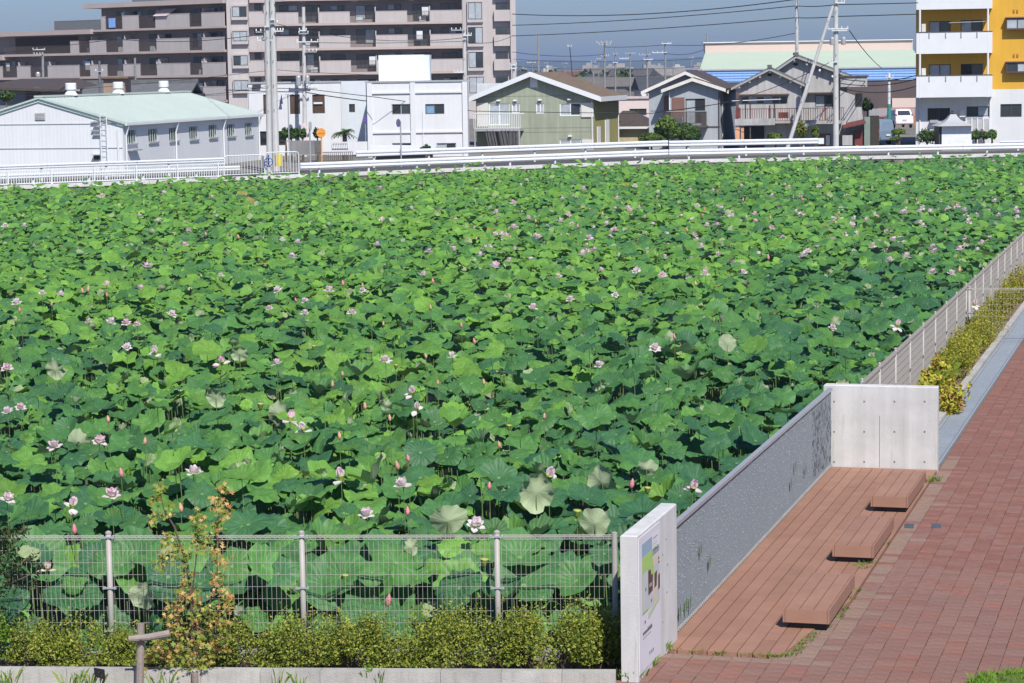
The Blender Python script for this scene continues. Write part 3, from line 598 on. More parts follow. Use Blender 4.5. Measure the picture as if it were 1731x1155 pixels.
MB().box(b2.q(421, 60)[0], b2.q(449, 60)[0], .52, rec+1, 0, zt).build('link_wall', APT2, b2.root)
for up in (449, 784): xq = b2.q(up, 60)[0]; MB().box(xq-.15, xq+.15, -.02, rec+.1, 0, zt).build('pier', APT2, b2.root)

# ---------------- orange and white apartment house on the right
ORG = mat('orange_render', (.64, .36, .038), .8, .04, .5, streak=.04)
ob = Bld('apartment_building', 1548, 161, -10.5, 'orange and white apartment house with white balconies at the right edge')
zW = ob.q(1700, 151)[1]; zT = ob.q(1700, -60)[1]; xR = ob.q(1820, 100)[0]
hu = [ob.R(*w) for w in ((1570, 36, 1607, 75), (1624, 34, 1661, 75), (1570, 109, 1607, 150), (1624, 108, 1661, 150))]
hl = [ob.R(*w) for w in ((1568, 183, 1606, 204), (1634, 180, 1672, 197), (1691, 176, 1727, 198))]
ob.wall('wall_orange', ORG, 0, xR, zW, zT, hu); ob.wall('wall_white', WWALL, 0, xR, 0, zW, hl)
for k, h in enumerate(hu): ob.win(h, panes=((CURT, GLASS), (CURT, GLASS), (CURT, CURT), (DARK, GLASS))[k])
ob.win(hl[0], panes=(DARK, DARK), bars=14); ob.win(hl[1], panes=(GLASS, CURT)); ob.win(hl[2], panes=(GLASS, GLASS))
MB().box(-.02, xR, .16, 9, 0, zT).build('core', WWALL, ob.root); MB().box(-.3, xR, -.4, 9.3, zT, zT+.5).build('roof', WWALL, ob.root)
for k, (v0, v1) in enumerate(((-20, 15.5), (54.5, 90.5), (128, 164.5))):
    x0, x1, z0, z1 = ob.R(1549, v0, 1677.5, v1, -1.3); bo = MB().box(x0, x1, -1.3, -.012, z0, z0+.16).box(x0, x1, -1.3, -1.18, z0+.16, z1).box(x0, x0+.12, -1.18, -.012, z0+.16, z1).box(x1-.12, x1, -1.18, -.012, z0+.16, z1).build('balcony', WHITE, ob.root)
    MB().box(x0-.01, x1+.01, -1.33, -1.15, z1, z1+.05).build('rail', RAILB, bo)
    for uu in (1571, 1599, 1625, 1652): xx = ob.q(uu, v0, -1.3)[0]; MB().box(xx-.03, xx+.03, -1.36, -1.305, z1-.35, z1-.0).build('bracket', GALV, bo)
    if k < 2:
        for uu in (1555, 1670): xx = ob.q(uu, v1+10, -1.25)[0]; MB().tube([(xx, -1.24, z0-2.9), (xx, -1.24, z0-.002)], .07, 8).build('post', WHITE, ob.root)
        h = ob.R(1558, v1+25, 1565, v1+37, -.9); MB().box(h[0], h[1], -.9, -.5, h[2]-.6, h[3]).build('heater_unit', mat('cream_metal', (.66, .64, .58), .5), ob.root)
zr_ = ob.q(1640, 46, -1.2)[1]; MB().tube([(ob.q(1604, 36, -1.2)[0], -1.2, zr_+.3), (ob.q(1666, 36, -1.2)[0], -1.2, zr_+.35)], .02, 5).build('drying_pole', GALV, ob.root)
for v0, v1 in ((30, 50), (105, 123)):
    h = ob.R(1701, v0, 1775, v1, -.5); BAYB = mat('bay_frame_brown', (.10, .06, .055), .5)
    o = MB().box(h[0], h[1], -.5, -.012, h[2], h[2]+.10).box(h[0], h[1], -.5, -.012, h[3]-.08, h[3]).box(h[0], h[0]+.06, -.5, -.012, h[2]+.1, h[3]-.08).box(h[0]+.7, h[0]+.76, -.5, -.45, h[2]+.1, h[3]-.08).build('bay_window', BAYB, ob.root)
    MB().box(h[0]+.06, h[0]+.7, -.46, -.43, h[2]+.1, h[3]-.08).build('pane', CURT if v0 < 60 else GLASS, o); MB().box(h[0]+.76, h[1], -.46, -.43, h[2]+.1, h[3]-.08).build('pane', CURT, o); MB().box(h[0]-.05, h[1], -.58, -.012, h[3], h[3]+.07).build('hood', mat('bay_hood_mauve', (.26, .15, .15), .5), o)
    for uu in (1714, 1720): p = ob.q(uu, v0-11); MB().box(p[0]-.05, p[0]+.05, -.06, -.002, p[1]-.1, p[1]+.1).build('vent_cap', mat('vent_orange', (.30, .17, .03), .6), ob.root)
x0, x1, z0, z1 = ob.R(1633, 199, 1672, 219, -.8); o = ob.rail('porch_screen', WFR, x0, x1, 0, z1, -.8, 4, .03); MB().box(x0, x1, -.78, -.77, z0-.3, z1-.1).build('screen_sheet', mat('screen_grey', (.42, .42, .42), .6), o)
MB().tube([(ob.q(1555, 180)[0], -.06, 0), (ob.q(1555, 180)[0], -.06, zW-.4)], .045, 6).build('downpipe', WHITE, ob.root); MB().tube([(ob.q(1674, 180)[0], -.08, 0), (ob.q(1674, 180)[0], -.08, zW-.4)], .06, 6).build('downpipe', WHITE, ob.root)
h = ob.R(1572, 203, 1586, 208, -.3); MB().box(h[0], h[1], -.35, -.01, h[2], h[3]).build('meter_box', GALV, ob.root)
h = ob.R(1622, 186, 1632, 198, -.25); MB().box(h[0], h[1], -.3, -.01, h[2], h[3]).build('heater_unit', mat('cream_metal', (.66, .64, .58), .5), ob.root)

# ---------------- white corrugated warehouse with pale green roof
CORR = mat('white_corrugated', (.66, .68, .70), .65, .03, .5, streak=.03); GRN = mat('pale_green_roof', (.47, .535, .50), .55, .04, .4, streak=.03)
wb = Bld('warehouse', 208, 131, -13.4, 'long white corrugated warehouse with pale green roof beside the road')
ze = wb.q(208, 209)[1]; xp, zp = wb.q(66, 168); xl = 2*xp; LEN = wb.q2(437, 194, .0)[0]
# corrugated gable: real ribs every 0.2 m
gb_ = MB(); x = xl
def gz(x): return ze+(zp-ze)*(1-abs(x-xp)/abs(xp))
while x < -.01:
    x2 = min(x+.12, 0); gb_.poly([(x, 0, 0), (x2, 0, 0), (x2, 0, gz(x2)), (x, 0, gz(x))]); x3 = min(x2+.10, 0)
    if x3 > x2: gb_.poly([(x2, 0, 0), (x2+.015, -.0035, 0), (x2+.015, -.0035, gz(x2)), (x2, 0, gz(x2))]).poly([(x2+.015, -.0035, 0), (x3-.015, -.0035, 0), (x3-.015, -.0035, gz(x3)), (x2+.015, -.0035, gz(x2))]).poly([(x3-.015, -.0035, 0), (x3, 0, 0), (x3, 0, gz(x3)), (x3-.015, -.0035, gz(x3))])
    x = x3
gb_.build('gable_wall', CORR, wb.root)
sw_ = [wb.R2(*w, 0.0) for w in ((214, 220, 230, 243), (251, 218, 266.5, 240), (286, 216, 301, 238), (320, 214, 334.5, 235.5), (353, 211.5, 366.5, 232.5), (384, 210, 397, 230.5), (414, 208, 426.5, 228.5))]
wb.wall('side_wall', CORR, 0, LEN, 0, ze+.1, sw_, th=.18, side=0.0)
GF = mat('sea_green_frame', (.10, .22, .20), .5)
for h in sw_:
    o = wb.win(h, 0, .18, GF, (GLASS, GLASS, GLASS), side=0.0, fw=.06); MB().box(-.04, .09, h[0]-.06, h[1]+.06, h[2]-.09, h[2]-.003).build('sill', GALV, o)
    for k in range(4): y = h[0]+(h[1]-h[0])*(k+.5)/4; MB().box(.012, .04, y-.02, y+.02, h[2], h[3]).build('guard_bar', mat('guard_bar_pale', (.5, .55, .52), .5), o)
wb.wall('rear_wall', CORR, xl, 0, 0, ze, (), LEN, .1, gable=[(xl, ze), (0, ze), (xp, zp)])
ov = .20; k_ = (zp-ze)/abs(xp)
wb.roof('roof', GRN, xl-.4, ze-.4*k_, xp, zp+.02, ov, ze-ov*k_, -.10, LEN+.3, .10)
rr = MB()
for q in range(int((LEN+.5)/.45)):
    y = -.09+q*.45; rr.prism([(xp, zp+.12), (ov, ze-ov*k_+.10), (ov, ze-ov*k_+.135), (xp, zp+.155)], y, y+.035)
rr.build('roof_seams', GRN, wb.root); MB().box(xp-.25, xp+.25, -.12, LEN+.3, zp+.10, zp+.2).build('ridge_cap', GRN, wb.root)
MB().box(ov, ov+.10, -.1, LEN+.3, ze-ov*k_-.06, ze-ov*k_+.06).build('gutter', WHITE, wb.root)
for y in (.25, LEN*.345, LEN*.70, LEN-.2): MB().tube([(ov+.05, y, ze-ov*k_-.06), (.09, y, ze-.7), (.09, y, 0)], .05, 6).build('downpipe', WHITE, wb.root)
MB().box(-.3, -.22, -.10, -.028, 0, ze-.3).build('corner_trim', WHITE, wb.root)
MB().prism([(xl-.4, ze-.4*k_-.04), (xp, zp-.04), (ov, ze-ov*k_-.04), (ov, ze-ov*k_-.10), (xp, zp-.10), (xl-.4, ze-.4*k_-.10)], -.12, -.085).build('verge_trim', GF, wb.root)
for uu, vv in ((432, 0),): pass
for u_ in (120, 200, 277):
    y, z = wb.q2(u_, 158, xp); vt_ = MB().lathe([(.40, 0), (.34, .10), (.22, .28), (.21, .40)], 16, (xp, y, zp+.15)).lathe([(.31, .33), (.31, .66), (.27, .70)], 16, (xp, y, zp+.15)).build('roof_ventilator', WHITE, wb.root)
h = wb.R(59, 191, 76, 203, -.05); o = MB().box(h[0], h[1], -.06, -.026, h[2], h[3]).build('louvre', mat('louvre_grey', (.45, .44, .43), .7), wb.root)
for q in range(5): z = h[2]+(h[3]-h[2])*(q+.3)/5; MB().box(h[0]+.02, h[1]-.02, -.085, -.061, z, z+.03).build('louvre_slat', mat('louvre_grey', (.45, .44, .43), .7), o)
for vv in (210, 251): zz = wb.q(100, vv)[1]; MB().box(xl, -.02, -.045, -.026, zz, zz+.03).build('sheet_joint', mat('sheet_joint_grey', (.5, .52, .53), .7), wb.root)  # grey strips along the sheet seams of the gable
for uu in (173.5, 184): xx = wb.q(uu, 240)[0]; MB().tube([(xx, -.25, 0), (xx, -.25, wb.q(uu, 194)[1])], .03, 5).build('ladder_rail', WHITE, wb.root)
xx0, xx1 = wb.q(173.5, 240)[0], wb.q(184, 240)[0]
for q in range(11): z = .5+q*.29; MB().box(xx0, xx1, -.265, -.24, z, z+.03).build('ladder_rung', WHITE, wb.root)
for uu, vv in ((161, 207), (165, 214), (162, 221), (164, 228)): p = wb.q(uu, vv, -.1); MB().box(p[0]-.25, p[0]+.2, -.16, -.03, p[1]-.04, p[1]+.04).build('cable_bracket', GALV, wb.root)
h = wb.R(160, 263, 169, 270, -.03); o = MB().box(h[0], h[1], -.12, -.03, h[2], h[3]).build('window', GLASS, wb.root); MB().box(h[0]-.05, h[1]+.1, -.3, -.03, h[3]+.02, h[3]+.06).build('hood', GALV, o)
h = wb.R2(216, 274, 232, 280, .0); MB().box(.01, .35, h[0], h[1], 1.35, 1.42).build('canopy', GALV, wb.root)

# ---------------- white buildings in the middle
wl_ = Bld('white_building', 420, 160, 0, 'white building with tall brown windows and blank rendered wall behind the twin poles')
BRW = mat('brown_glass', (.10, .055, .035), .2, .25, 1.5, spec=.6)
wl_.facade('front_wall', WWALL, 420, 141, 576, [(445, 160, 458, 193, (BRW, BRW)), (490, 160, 507, 193, (BRW, BRW)), (528, 160, 549, 192, (BRW, BRW)), (438, 222, 482, 246, (DARK, DARK))])
h = wl_.R(530, 173, 545, 176, -.02); MB().box(h[0], h[1], -.03, .11, h[2], h[3]).build('window_bar', WHITE, wl_.root)
x1 = wl_.q(576, 200)[0]; zt1 = wl_.q(500, 141)[1]; xw = wl_.q(624, 200, .6)[0]
hh = wl_.R(590, 176, 600, 190, .6); TILEW = mat('white_tile', (.60, .65, .69), .5, .04, 2); wl_.wall('side_wall', TILEW, x1, xw, 0, wl_.q(600, 137, .6)[1], [hh], .6); wl_.win(hh, .6)
MB().box(0, x1, .16, 9, 0, zt1-.02).build('core', WWALL, wl_.root); MB().box(x1+.01, xw, .8, 9, 0, zt1-.1).build('core', WWALL, wl_.root); MB().box(-.05, x1+.05, -.05, .5, zt1, zt1+.12).build('parapet_cap', GALV, wl_.root)
MB().box(x1-.03, x1, .12, .62, 0, zt1).build('return_wall', WWALL, wl_.root)
h = wl_.R(427, 142, 441, 146, -.1); MB().box(h[0], h[1], -.25, -.01, h[2], h[3]).build('lamp_hood', ALU, wl_.root)
h = wl_.R(472, 159, 478, 176, -.3); fl = MB().prism([(h[0], h[2]), (h[1], h[2]), ((h[0]+h[1])/2+.05, h[3])], -.32, -.29).build('banner', mat('navy_cloth', (.05, .045, .16), .8), wl_.root)
w2b = Bld('white_building', 620, 154, 0, 'white two-storey block with a rooftop box between the pole and the green house')
w2b.facade('front_wall', WWALL, 620, 139, 789, [(662, 176, 694, 194, (DARK, GLASS), GALV), (719, 176, 751, 193, (mat('blue_curtain', (.16, .28, .42), .6, .3, 4), GLASS), ALU), (663, 242, 695, 253, (CURT, GLASS), GALV), (738, 242, 771, 256, (CURT, GLASS), GALV)])
x2, zt2 = w2b.q(789, 200)[0], w2b.q(700, 139)[1]; MB().box(0, x2, .16, 9, 0, zt2-.02).build('core', WWALL, w2b.root); MB().box(-.06, x2+.3, -.08, .5, zt2, zt2+.10).build('parapet_cap', GALV, w2b.root)
for vv in (158, 225): zz = w2b.q(700, vv)[1]; MB().box(.3, x2-.1, -.10, -.002, zz, zz+.10).build('ledge', WWALL, w2b.root)
for uu in (621, 694, 782): xx = w2b.q(uu, 190)[0]; MB().box(xx, xx+.32, -.14, -.002, 0, zt2-.02).build('pilaster', WWALL, w2b.root)
h = w2b.R(640, 93, 717, 139, 1.5); MB().box(h[0], h[1], 1.5, 4.5, zt2-.3, h[3]).build('rooftop_box', WHITE, w2b.root); MB().box(h[1]+.005, h[1]+.35, 1.7, 4.4, zt2-.3, h[3]-.02).build('rooftop_box_side', TILEW, w2b.root)
x3 = w2b.q(858, 200, 21)[0]; z3 = w2b.q(820, 141, 21)[1]; MB().box(x2+.4, x3, 21, 28, 0, z3-1.2).build('annex', WWALL, w2b.root); MB().box(x2+.4, x3, 21, 21.12, z3-1.2, z3).build('roof_screen', mat('roof_screen_grey', (.55, .57, .60), .6), w2b.root)
MB().tube([(w2b.q(715, 200)[0], -.05, 0), (w2b.q(715, 200)[0], -.05, w2b.q(715, 188)[1])], .03, 5).build('downpipe', WHITE, w2b.root)
sh = Bld('shed', 625, 146, 0, 'low white-roofed shed in front of the white two-storey block', 'shed'); h = sh.R(627, 249, 736, 256)
MB().hexa([(h[0], -.6, h[2]), (h[1], -.6, h[2]+.1), (h[1], 2, h[3]-.05), (h[0]-.2, 2, h[3]+.05), (h[0], -.6, h[2]+.06), (h[1], -.6, h[2]+.16), (h[1], 2, h[3]+.01), (h[0]-.2, 2, h[3]+.11)]).build('roof', WWALL, sh.root); MB().box(h[0]+.3, h[1]-.2, -.2, 1.8, 0, h[2]-.02).build('wall', ALU, sh.root)

# ---------------- green gabled house
GRW = mat('sage_render', (.315, .345, .265), .85, .10, .7, streak=.12); OLV = mat('olive_side', (.33, .31, .12), .85, .08, .7, streak=.06); BRT = mat('brown_tile_roof', (.16, .115, .075), .75, .2, 2.5)
gh = Bld('green_house', 820, 165, -14, 'two-storey sage green house with white bargeboards and brown roof', 'house')
x0 = gh.q(805, 200)[0]; x1 = gh.q(1004, 200)[0]; zel = gh.q(806, 165)[1]; zer = gh.q(1004, 165)[1]; ze_ = (zel+zer)/2; xp_, zp_ = gh.q(899, 127)
gw_ = [gh.R(*w) for w in ((826, 175, 862, 212), (865, 175, 879, 192), (906, 175, 920, 192), (946, 174, 982, 196), (946, 236, 983, 256))]
gh.wall('front_wall', GRW, x0, x1, 0, ze_, gw_, gable=[(x0, ze_), (x1, ze_), (xp_, zp_)])
for k, h in enumerate(gw_): gh.win(h, 0, .1, WFR, ((CURT, CURT), (CURT, CURT), (CURT, CURT), (CURT, GLASS), (CURT, CURT))[k], fw=.07)
HD = 8.2; gh.wall('side_wall', OLV, 0, HD, 0, ze_, (), side=x1, th=.1); gh.wall('rear_wall', OLV, x0, x1, 0, ze_, (), HD, .1, gable=[(x0, ze_), (x1, ze_), (xp_, zp_)])
gh.wall('side_wall', OLV, 0, HD, 0, ze_, (), side=x0, th=.1)
sl = (zp_-ze_)/((x1-x0)/2); xo = .55
gh.roof('roof', BRT, x0-xo, ze_-xo*sl, xp_, zp_+.02, x1+xo, ze_-xo*sl, -.5, HD+.4, .16); gh.barge(WHITE, x0-xo, ze_-xo*sl+.06, xp_, zp_+.06, x1+xo, ze_-xo*sl+.06, -.51, .34)
MB().box(x1+xo, x1+xo+.06, -.5, HD+.4, ze_-xo*sl-.12, ze_-xo*sl+.2).build('eave_board', WHITE, gh.root)
gh.bx('gable_vent', WHITE, 896, 128.5, 908.5, 148, -.04, .035)
for w in ((982.5, 174, 1003, 198), (984, 236, 1003, 256), (806, 174, 825, 214)): gh.bx('shutter_box', mat('shutter_cream', (.62, .61, .57), .6, .05, 3), *w, -.10, .095)
for uu, vv in ((843, 170), (871, 170), (913, 169), (963, 168), (964, 230)): p = gh.q(uu, vv); MB().box(p[0]-.12, p[0]+.12, -.16, -.005, p[1]-.05, p[1]+.05).build('vent_hood', WFR, gh.root)
for vv in (163, 217, 224): zz = gh.q(900, vv)[1]; MB().box(x0, x1, -.008, -.001, zz, zz+.025).build('siding_joint', mat('siding_joint_dark', (.17, .19, .12), .9), gh.root)
xb0, xb1, zb0_, zb1_ = gh.R(801, 193, 879, 217, -1.1); MB().box(xb0, xb1, -1.1, -.012, zb0_-.2, zb0_).build('balcony_slab', GALV, gh.root)
gh.rail('balcony_railing', WHITE, xb0, xb1, zb0_, zb1_, -1.08, 26, .018); MB().box(xb0, xb1+.3, -1.12, -1.04, zb1_, zb1_+.05).build('handrail', WHITE, gh.root)
BLKC = mat('grey_sheet', (.085, .085, .09), .85, .2, 3)
for k, (a, c) in enumerate(((820, 836), (840, 857), (859, 878))):
    xA, xB, zA_, zB_ = gh.R(a, 219, c, 252, -1.06); b = MB(); n = 8
    for i in range(n):
        f0, f1 = i/n, (i+1)/n; w = lambda f: -1.06+.07*math.sin(f*19+k)
        b.hexa([(xA+(xB-xA)*f0+.25*(k < 2), w(f0), zA_), (xA+(xB-xA)*f1+.25*(k < 2), w(f1), zA_), (xA+(xB-xA)*f1+.25*(k < 2), w(f1)+.02, zA_), (xA+(xB-xA)*f0+.25*(k < 2), w(f0)+.02, zA_), (xA+(xB-xA)*f0, w(f0), zB_), (xA+(xB-xA)*f1, w(f1), zB_), (xA+(xB-xA)*f1, w(f1)+.02, zB_), (xA+(xB-xA)*f0, w(f0)+.02, zB_)])
    b.build('hanging_sheet', BLKC, gh.root)
for uu in (803, 878): xx = gh.q(uu, 230, -1.05)[0]; MB().box(xx-.05, xx+.05, -1.1, -1.0, 0, zb0_-.2).build('balcony_post', GALV, gh.root)
MB().tube([(x1-.12, -.08, 0), (x1-.12, -.08, ze_-.3)], .045, 6).build('downpipe', WHITE, gh.root); MB().tube([(x1+.08, HD-.2, 0), (x1+.08, HD-.2, ze_-.4)], .045, 6).build('downpipe', WHITE, gh.root)
MB().box(x1+.012, x1+.05, .9, 2.0, 0, 1.5).build('side_door', WFR, gh.root); MB().box(x1+.012, x1+.06, 3.6, 4.9, .2, 1.9).build('louvre_window', WFR, gh.root)
# ---------------- small brown-roofed house, pink building
bh = Bld('small_house', 1040, 172, -14, 'small hip-roofed house with dark brown tiles beside the green house', 'house'); DBT = mat('dark_brown_tile', (.075, .058, .05), .7, .2, 3)
xA, xB, zA_, zB_ = bh.R(1036, 216, 1099, 246); zt_ = bh.q(1052, 190, 2)[1]; MB().box(xA, xB-.3, .3, 5, 0, zB_+.02).build('wall', mat('cream_wall', (.45, .40, .25), .85), bh.root)
b = MB(); e = [(xA-.4, -.1, zB_), (xB+.1, -.1, zB_), (xB+.1, 5.4, zB_), (xA-.4, 5.4, zB_)]; rdg = [(xA+.2, 2.6, zt_+.1), (xA+1.0, 2.6, zt_+.1)]; k = len(b.v); b.v += e+rdg; b.f += [(0, 1, 5, 4), (1, 2, 5), (2, 3, 4, 5), (3, 0, 4), (3, 2, 1, 0)]; b.build('roof', DBT, bh.root)
MB().box(xA-.45, xB+.15, -.18, -.11, zB_-.08, zB_+.08).build('gutter', WHITE, bh.root)
pk = Bld('pink_building', 1040, 200, -5, 'low pale pink building glimpsed between the green and grey houses'); h = pk.R(1040, 167, 1098, 240); hh = pk.R(1064, 184, 1093, 195); pk.wall('wall', mat('pale_pink', (.62, .52, .49), .85, .05), h[0], h[1]+2, 0, h[3], [hh]); pk.win(hh, panes=(DARK, DARK)); MB().box(h[0], h[1]+2, .2, 8, 0, h[3]-.02).build('core', CONC2, pk.root); MB().box(h[0]-.1, h[1]+2, -.15, .2, h[3], h[3]+.2).build('cornice', mat('pale_pink2', (.5, .43, .41), .85), pk.root)

# ---------------- blue-grey house with two white-edged gables
BG = mat('blue_grey_render', (.37, .40, .43), .85, .05, .7, streak=.06); BRM = mat('brown_shutter', (.20, .11, .085), .7, .1, 3); WARM = mat('warm_white_trim', (.68, .65, .60), .6)
hb = Bld('grey_house', 1096, 160, -12, 'blue-grey house with two white-edged gables and brown tiled roof', 'house')
def gable_house(b, uL, uR, vE, uP, vP, t, depth, wallm, roofm, trim, wins=(), xo=.5, zb=0.0, th=.14, bw=.22, side=True, front=-.45):
    x0, x1 = b.q(uL, 200, t)[0], b.q(uR, 200, t)[0]; ze = (b.q(uL, vE, t)[1]+b.q(uR, vE, t)[1])/2; xp, zp = b.q(uP, vP, t)
    hs = [b.R(*w[:4], t) for w in wins]; b.wall('front_wall', wallm, x0, x1, zb, ze, hs, t, gable=[(x0, ze), (x1, ze), (xp, zp)])
    for h, w in zip(hs, wins): b.win(h, t, .12, w[5] if len(w) > 5 else ALU, w[4] if len(w) > 4 else (GLASS, GLASS))
    if side:
        for xx in (x0, x1): b.wall('side_wall', wallm, t, t+depth, zb, ze, (), side=xx, th=.1)
    b.wall('rear_wall', wallm, x0, x1, zb, ze, (), t+depth, .1, gable=[(x0, ze), (x1, ze), (xp, zp)])
    s0, s1 = (zp-ze)/(xp-x0), (zp-ze)/(x1-xp)
    b.roof('roof', roofm, x0-xo, ze-xo*s0, xp, zp+.02, x1+xo, ze-xo*s1, t+front, t+depth+.3, th)
    if trim: b.barge(trim, x0-xo, ze-xo*s0+.02, xp, zp+.02, x1+xo, ze-xo*s1+.02, t+front-.01, bw)
    return x0, x1, ze, xp, zp
gable_house(hb, 1097, 1222, 152, 1160, 124, 1.2, 7.5, BG, DBT, WARM, xo=.45)
gx = gable_house(hb, 1131, 1217, 150, 1172, 135, 0, 4.0, BG, DBT, WARM, [(1159, 167, 1192, 209, (CURT, DARK)), ], xo=.45)
hb.bx('door_shutter', BRM, 1136, 165, 1157, 208, -.07, .06); hb.bx('side_shutter', BRM, 1122, 163, 1132, 194, 1.08, .1)
xA, xB, zA_, zB_ = hb.R(1124, 189, 1194, 213, -.9); MB().box(xA, xB, -.9, -.012, zA_-.12, zA_).build('balcony_slab', RAILB, hb.root); hb.rail('balcony_railing', RAILB, xA, xB, zA_, zB_, -.88, 34, .016); MB().box(xA, xB, -.92, -.84, zB_, zB_+.05).build('handrail', GALV, hb.root)
hb.bx('balcony_side', RAILB, 1185, 190, 1194, 213, -.86, .02); hb.bx('balcony_side', RAILB, 1124, 190, 1135, 213, -.86, .02); hb.bx('heater_unit', WFR, 1136, 199, 1153, 210, -.6, .3)
zz = hb.q(1180, 215)[1]; MB().box(gx[0], gx[1], -.03, -.002, zz-.05, zz+.05).build('storey_band', RAILB, hb.root); MB().tube([(gx[1]-.05, -.07, 0), (gx[1]-.05, -.07, gx[2]-.2)], .04, 6).build('downpipe', RAILB, hb.root); MB().tube([(gx[0]+.05, -.07, zz+1), (gx[0]+.05, -.07, gx[2]-.2)], .04, 6).build('downpipe', WHITE, hb.root)
# ---------------- old grey house with tiled double gable
OG = mat('stained_grey_render', (.40, .395, .39), .9, .12, .6, streak=.14); GT = mat('grey_clay_tile', (.115, .12, .125), .7, .2, 3); EAVE = mat('grey_eave_board', (.33, .325, .31), .8, .1, 2)
oh = Bld('old_house', 1248, 158, -6, 'weathered grey house with stepped tiled gables and a rusty red balcony', 'house')
g2 = gable_house(oh, 1296, 1432, 130, 1346, 97, 2.2, 6.5, OG, GT, EAVE, [(1362, 120, 1375, 130, (DARK, DARK)), (1378, 161, 1410, 181, (CURT, GLASS))], xo=.35, bw=.14)
g1_ = gable_house(oh, 1249, 1355, 144, 1301, 118, 0, 5.0, OG, GT, EAVE, [(1253, 163, 1331, 176, (GLASS, CURT, GLASS, CURT, GLASS, GLASS), GALV)], xo=.5, bw=.14)
for b_, uu, vv, t in ((oh, 1301, 127, 0), (oh, 1345, 109, 2.2)): p = oh.q(uu, vv, t); MB().box(p[0]-.14, p[0]+.14, t-.03, t+.05, p[1]-.08, p[1]+.08).build('gable_vent', DARK, oh.root)
for xx, (x0, x1, ze, xp, zp), t in ((0, g1_, 0), (0, g2, 2.2)):
    for k in range(7):
        f = (k+.5)/7; x = x0-.3+(x1-x0+.6)*f; z = zp-abs(x-xp)/((x1-x0)/2)*(zp-ze)-.12; MB().box(x-.06, x+.06, t-.42, t-.002, z-.07, z+.07).build('rafter_end', WFR, oh.root)
    MB().box(xp-.14, xp+.14, t-.5, t+6, zp+.15, zp+.32).build('ridge_tiles', GT, oh.root); MB().box(xp-.15, xp+.15, t-.56, t-.45, zp+.08, zp+.30).build('ridge_end', GT, oh.root)
tl = MB()
for (x0, x1, ze, xp, zp), t, d in ((g1_, 0, 5), (g2, 2.2, 6.5)):
    for k in range(int(d/.3)):
        y = t-.4+k*.3; s_ = (zp-ze)/(x1-xp); tl.prism([(xp, zp+.16), (x1+.3, ze-.3*s_+.13), (x1+.3, ze-.3*s_+.2), (xp, zp+.23)], y, y+.09)
tl.build('tile_rows', GT, oh.root)
zz = oh.q(1290, 161, -.5)[1]; MB().box(oh.q(1246, 161)[0], oh.q(1334, 161)[0], -.5, -.01, zz, zz+.07).build('window_canopy', mat('rust_metal', (.14, .09, .075), .8), oh.root); zz2 = oh.q(1390, 158, 1.7)[1]; MB().box(oh.q(1366, 158, 1.7)[0], oh.q(1432, 158, 1.7)[0], 1.7, 2.18, zz2, zz2+.07).build('window_canopy', mat('rust_metal', (.14, .09, .075), .8), oh.root)
RUST = mat('rusty_red', (.15, .04, .035), .75, .3, 4)
xA, xB, zA_, zB_ = oh.R(1244, 183, 1426, 202, -1.4); MB().box(xA, xB, -1.4, -.012, zA_-.25, zA_-.1).build('balcony_floor', CONC2, oh.root); oh.bx('balcony_fascia', mat('fascia_concrete', (.42, .42, .42), .9, .2, 2, streak=.2), 1242, 201, 1310, 212, -1.45, .045)
oh.rail('balcony_railing', RUST, xA, xB, zA_-.1, zB_, -1.38, 46, .018); oh.bx('railing_panel', RUST, 1244, 182, 1251, 200, -1.44, .04); oh.bx('railing_panel', RUST, 1316, 190, 1333, 200, -1.35, .03)
for uu, v0, v1 in ((1260, 176, 201), (1268, 163, 235), (1301, 178, 202), (1309, 176, 200), (1395, 182, 205)): p0 = oh.q(uu, v0, -1.3); p1 = oh.q(uu, v1, -1.3); MB().tube([(p0[0], -1.3, p1[1]), (p0[0], -1.3, p0[1])], .05, 5).build('balcony_prop', RAILB, oh.root)
p0, p1 = oh.q(1237, 171, -1.5), oh.q(1320, 168, -1.5); MB().tube([(p0[0], -1.5, p0[1]), (p1[0], -1.5, p1[1])], .03, 5).build('drying_pole', INSUL, oh.root)
oh.bx('porch_column', mat('salmon_render', (.62, .33, .20), .8), 1243, 215, 1250.5, 246, -1.35, .35); oh.bx('porch_column', mat('salmon_render', (.62, .33, .20), .8), 1252.5, 215, 1257.5, 246, -1.30, .3)
oh.bx('porch_dark', DARK, 1258, 214, 1292, 250, -.05, .04); oh.bx('ground_wall', OG, 1296, 205, 1430, 250, .2, .1)
x0, x1, z0, z1 = oh.R(1421, 130, 1466, 147, 1.0); MB().box(x0, x1, 1, 4, z0, z1).build('roof_box', OG, oh.root); MB().box(x0-.1, x1+.1, .9, 4.1, z1, z1+.08).build('roof_box_cap', RAILB, oh.root)
x0, x1 = oh.q(1420, 200, 1.2)[0], oh.q(1457, 200, 1.2)[0]; z1 = oh.q(1440, 155, 1.2)[1]; MB().prism([(x0, 0), (x1+.3, 0), (x1-.1, z1-.4), (x0, z1+.1)], 1.2, 6).build('rear_wing', OG, oh.root); oh.bx('window', DARK, 1446, 158, 1458, 179, 1.13, .06)
oh.bx('shed_lean_to', RUST, 1445, 222, 1458, 246, -.8, 1.2); MB().hexa([(oh.q(1424, 224)[0], -1.6, 1.35), (oh.q(1462, 224)[0], -1.6, 1.65), (oh.q(1462, 224)[0], .9, 1.85), (oh.q(1424, 224)[0], .9, 1.55), (oh.q(1424, 224)[0], -1.6, 1.4), (oh.q(1462, 224)[0], -1.6, 1.7), (oh.q(1462, 224)[0], .9, 1.9), (oh.q(1424, 224)[0], .9, 1.6)]).build('rusty_roof', RUST, oh.root)
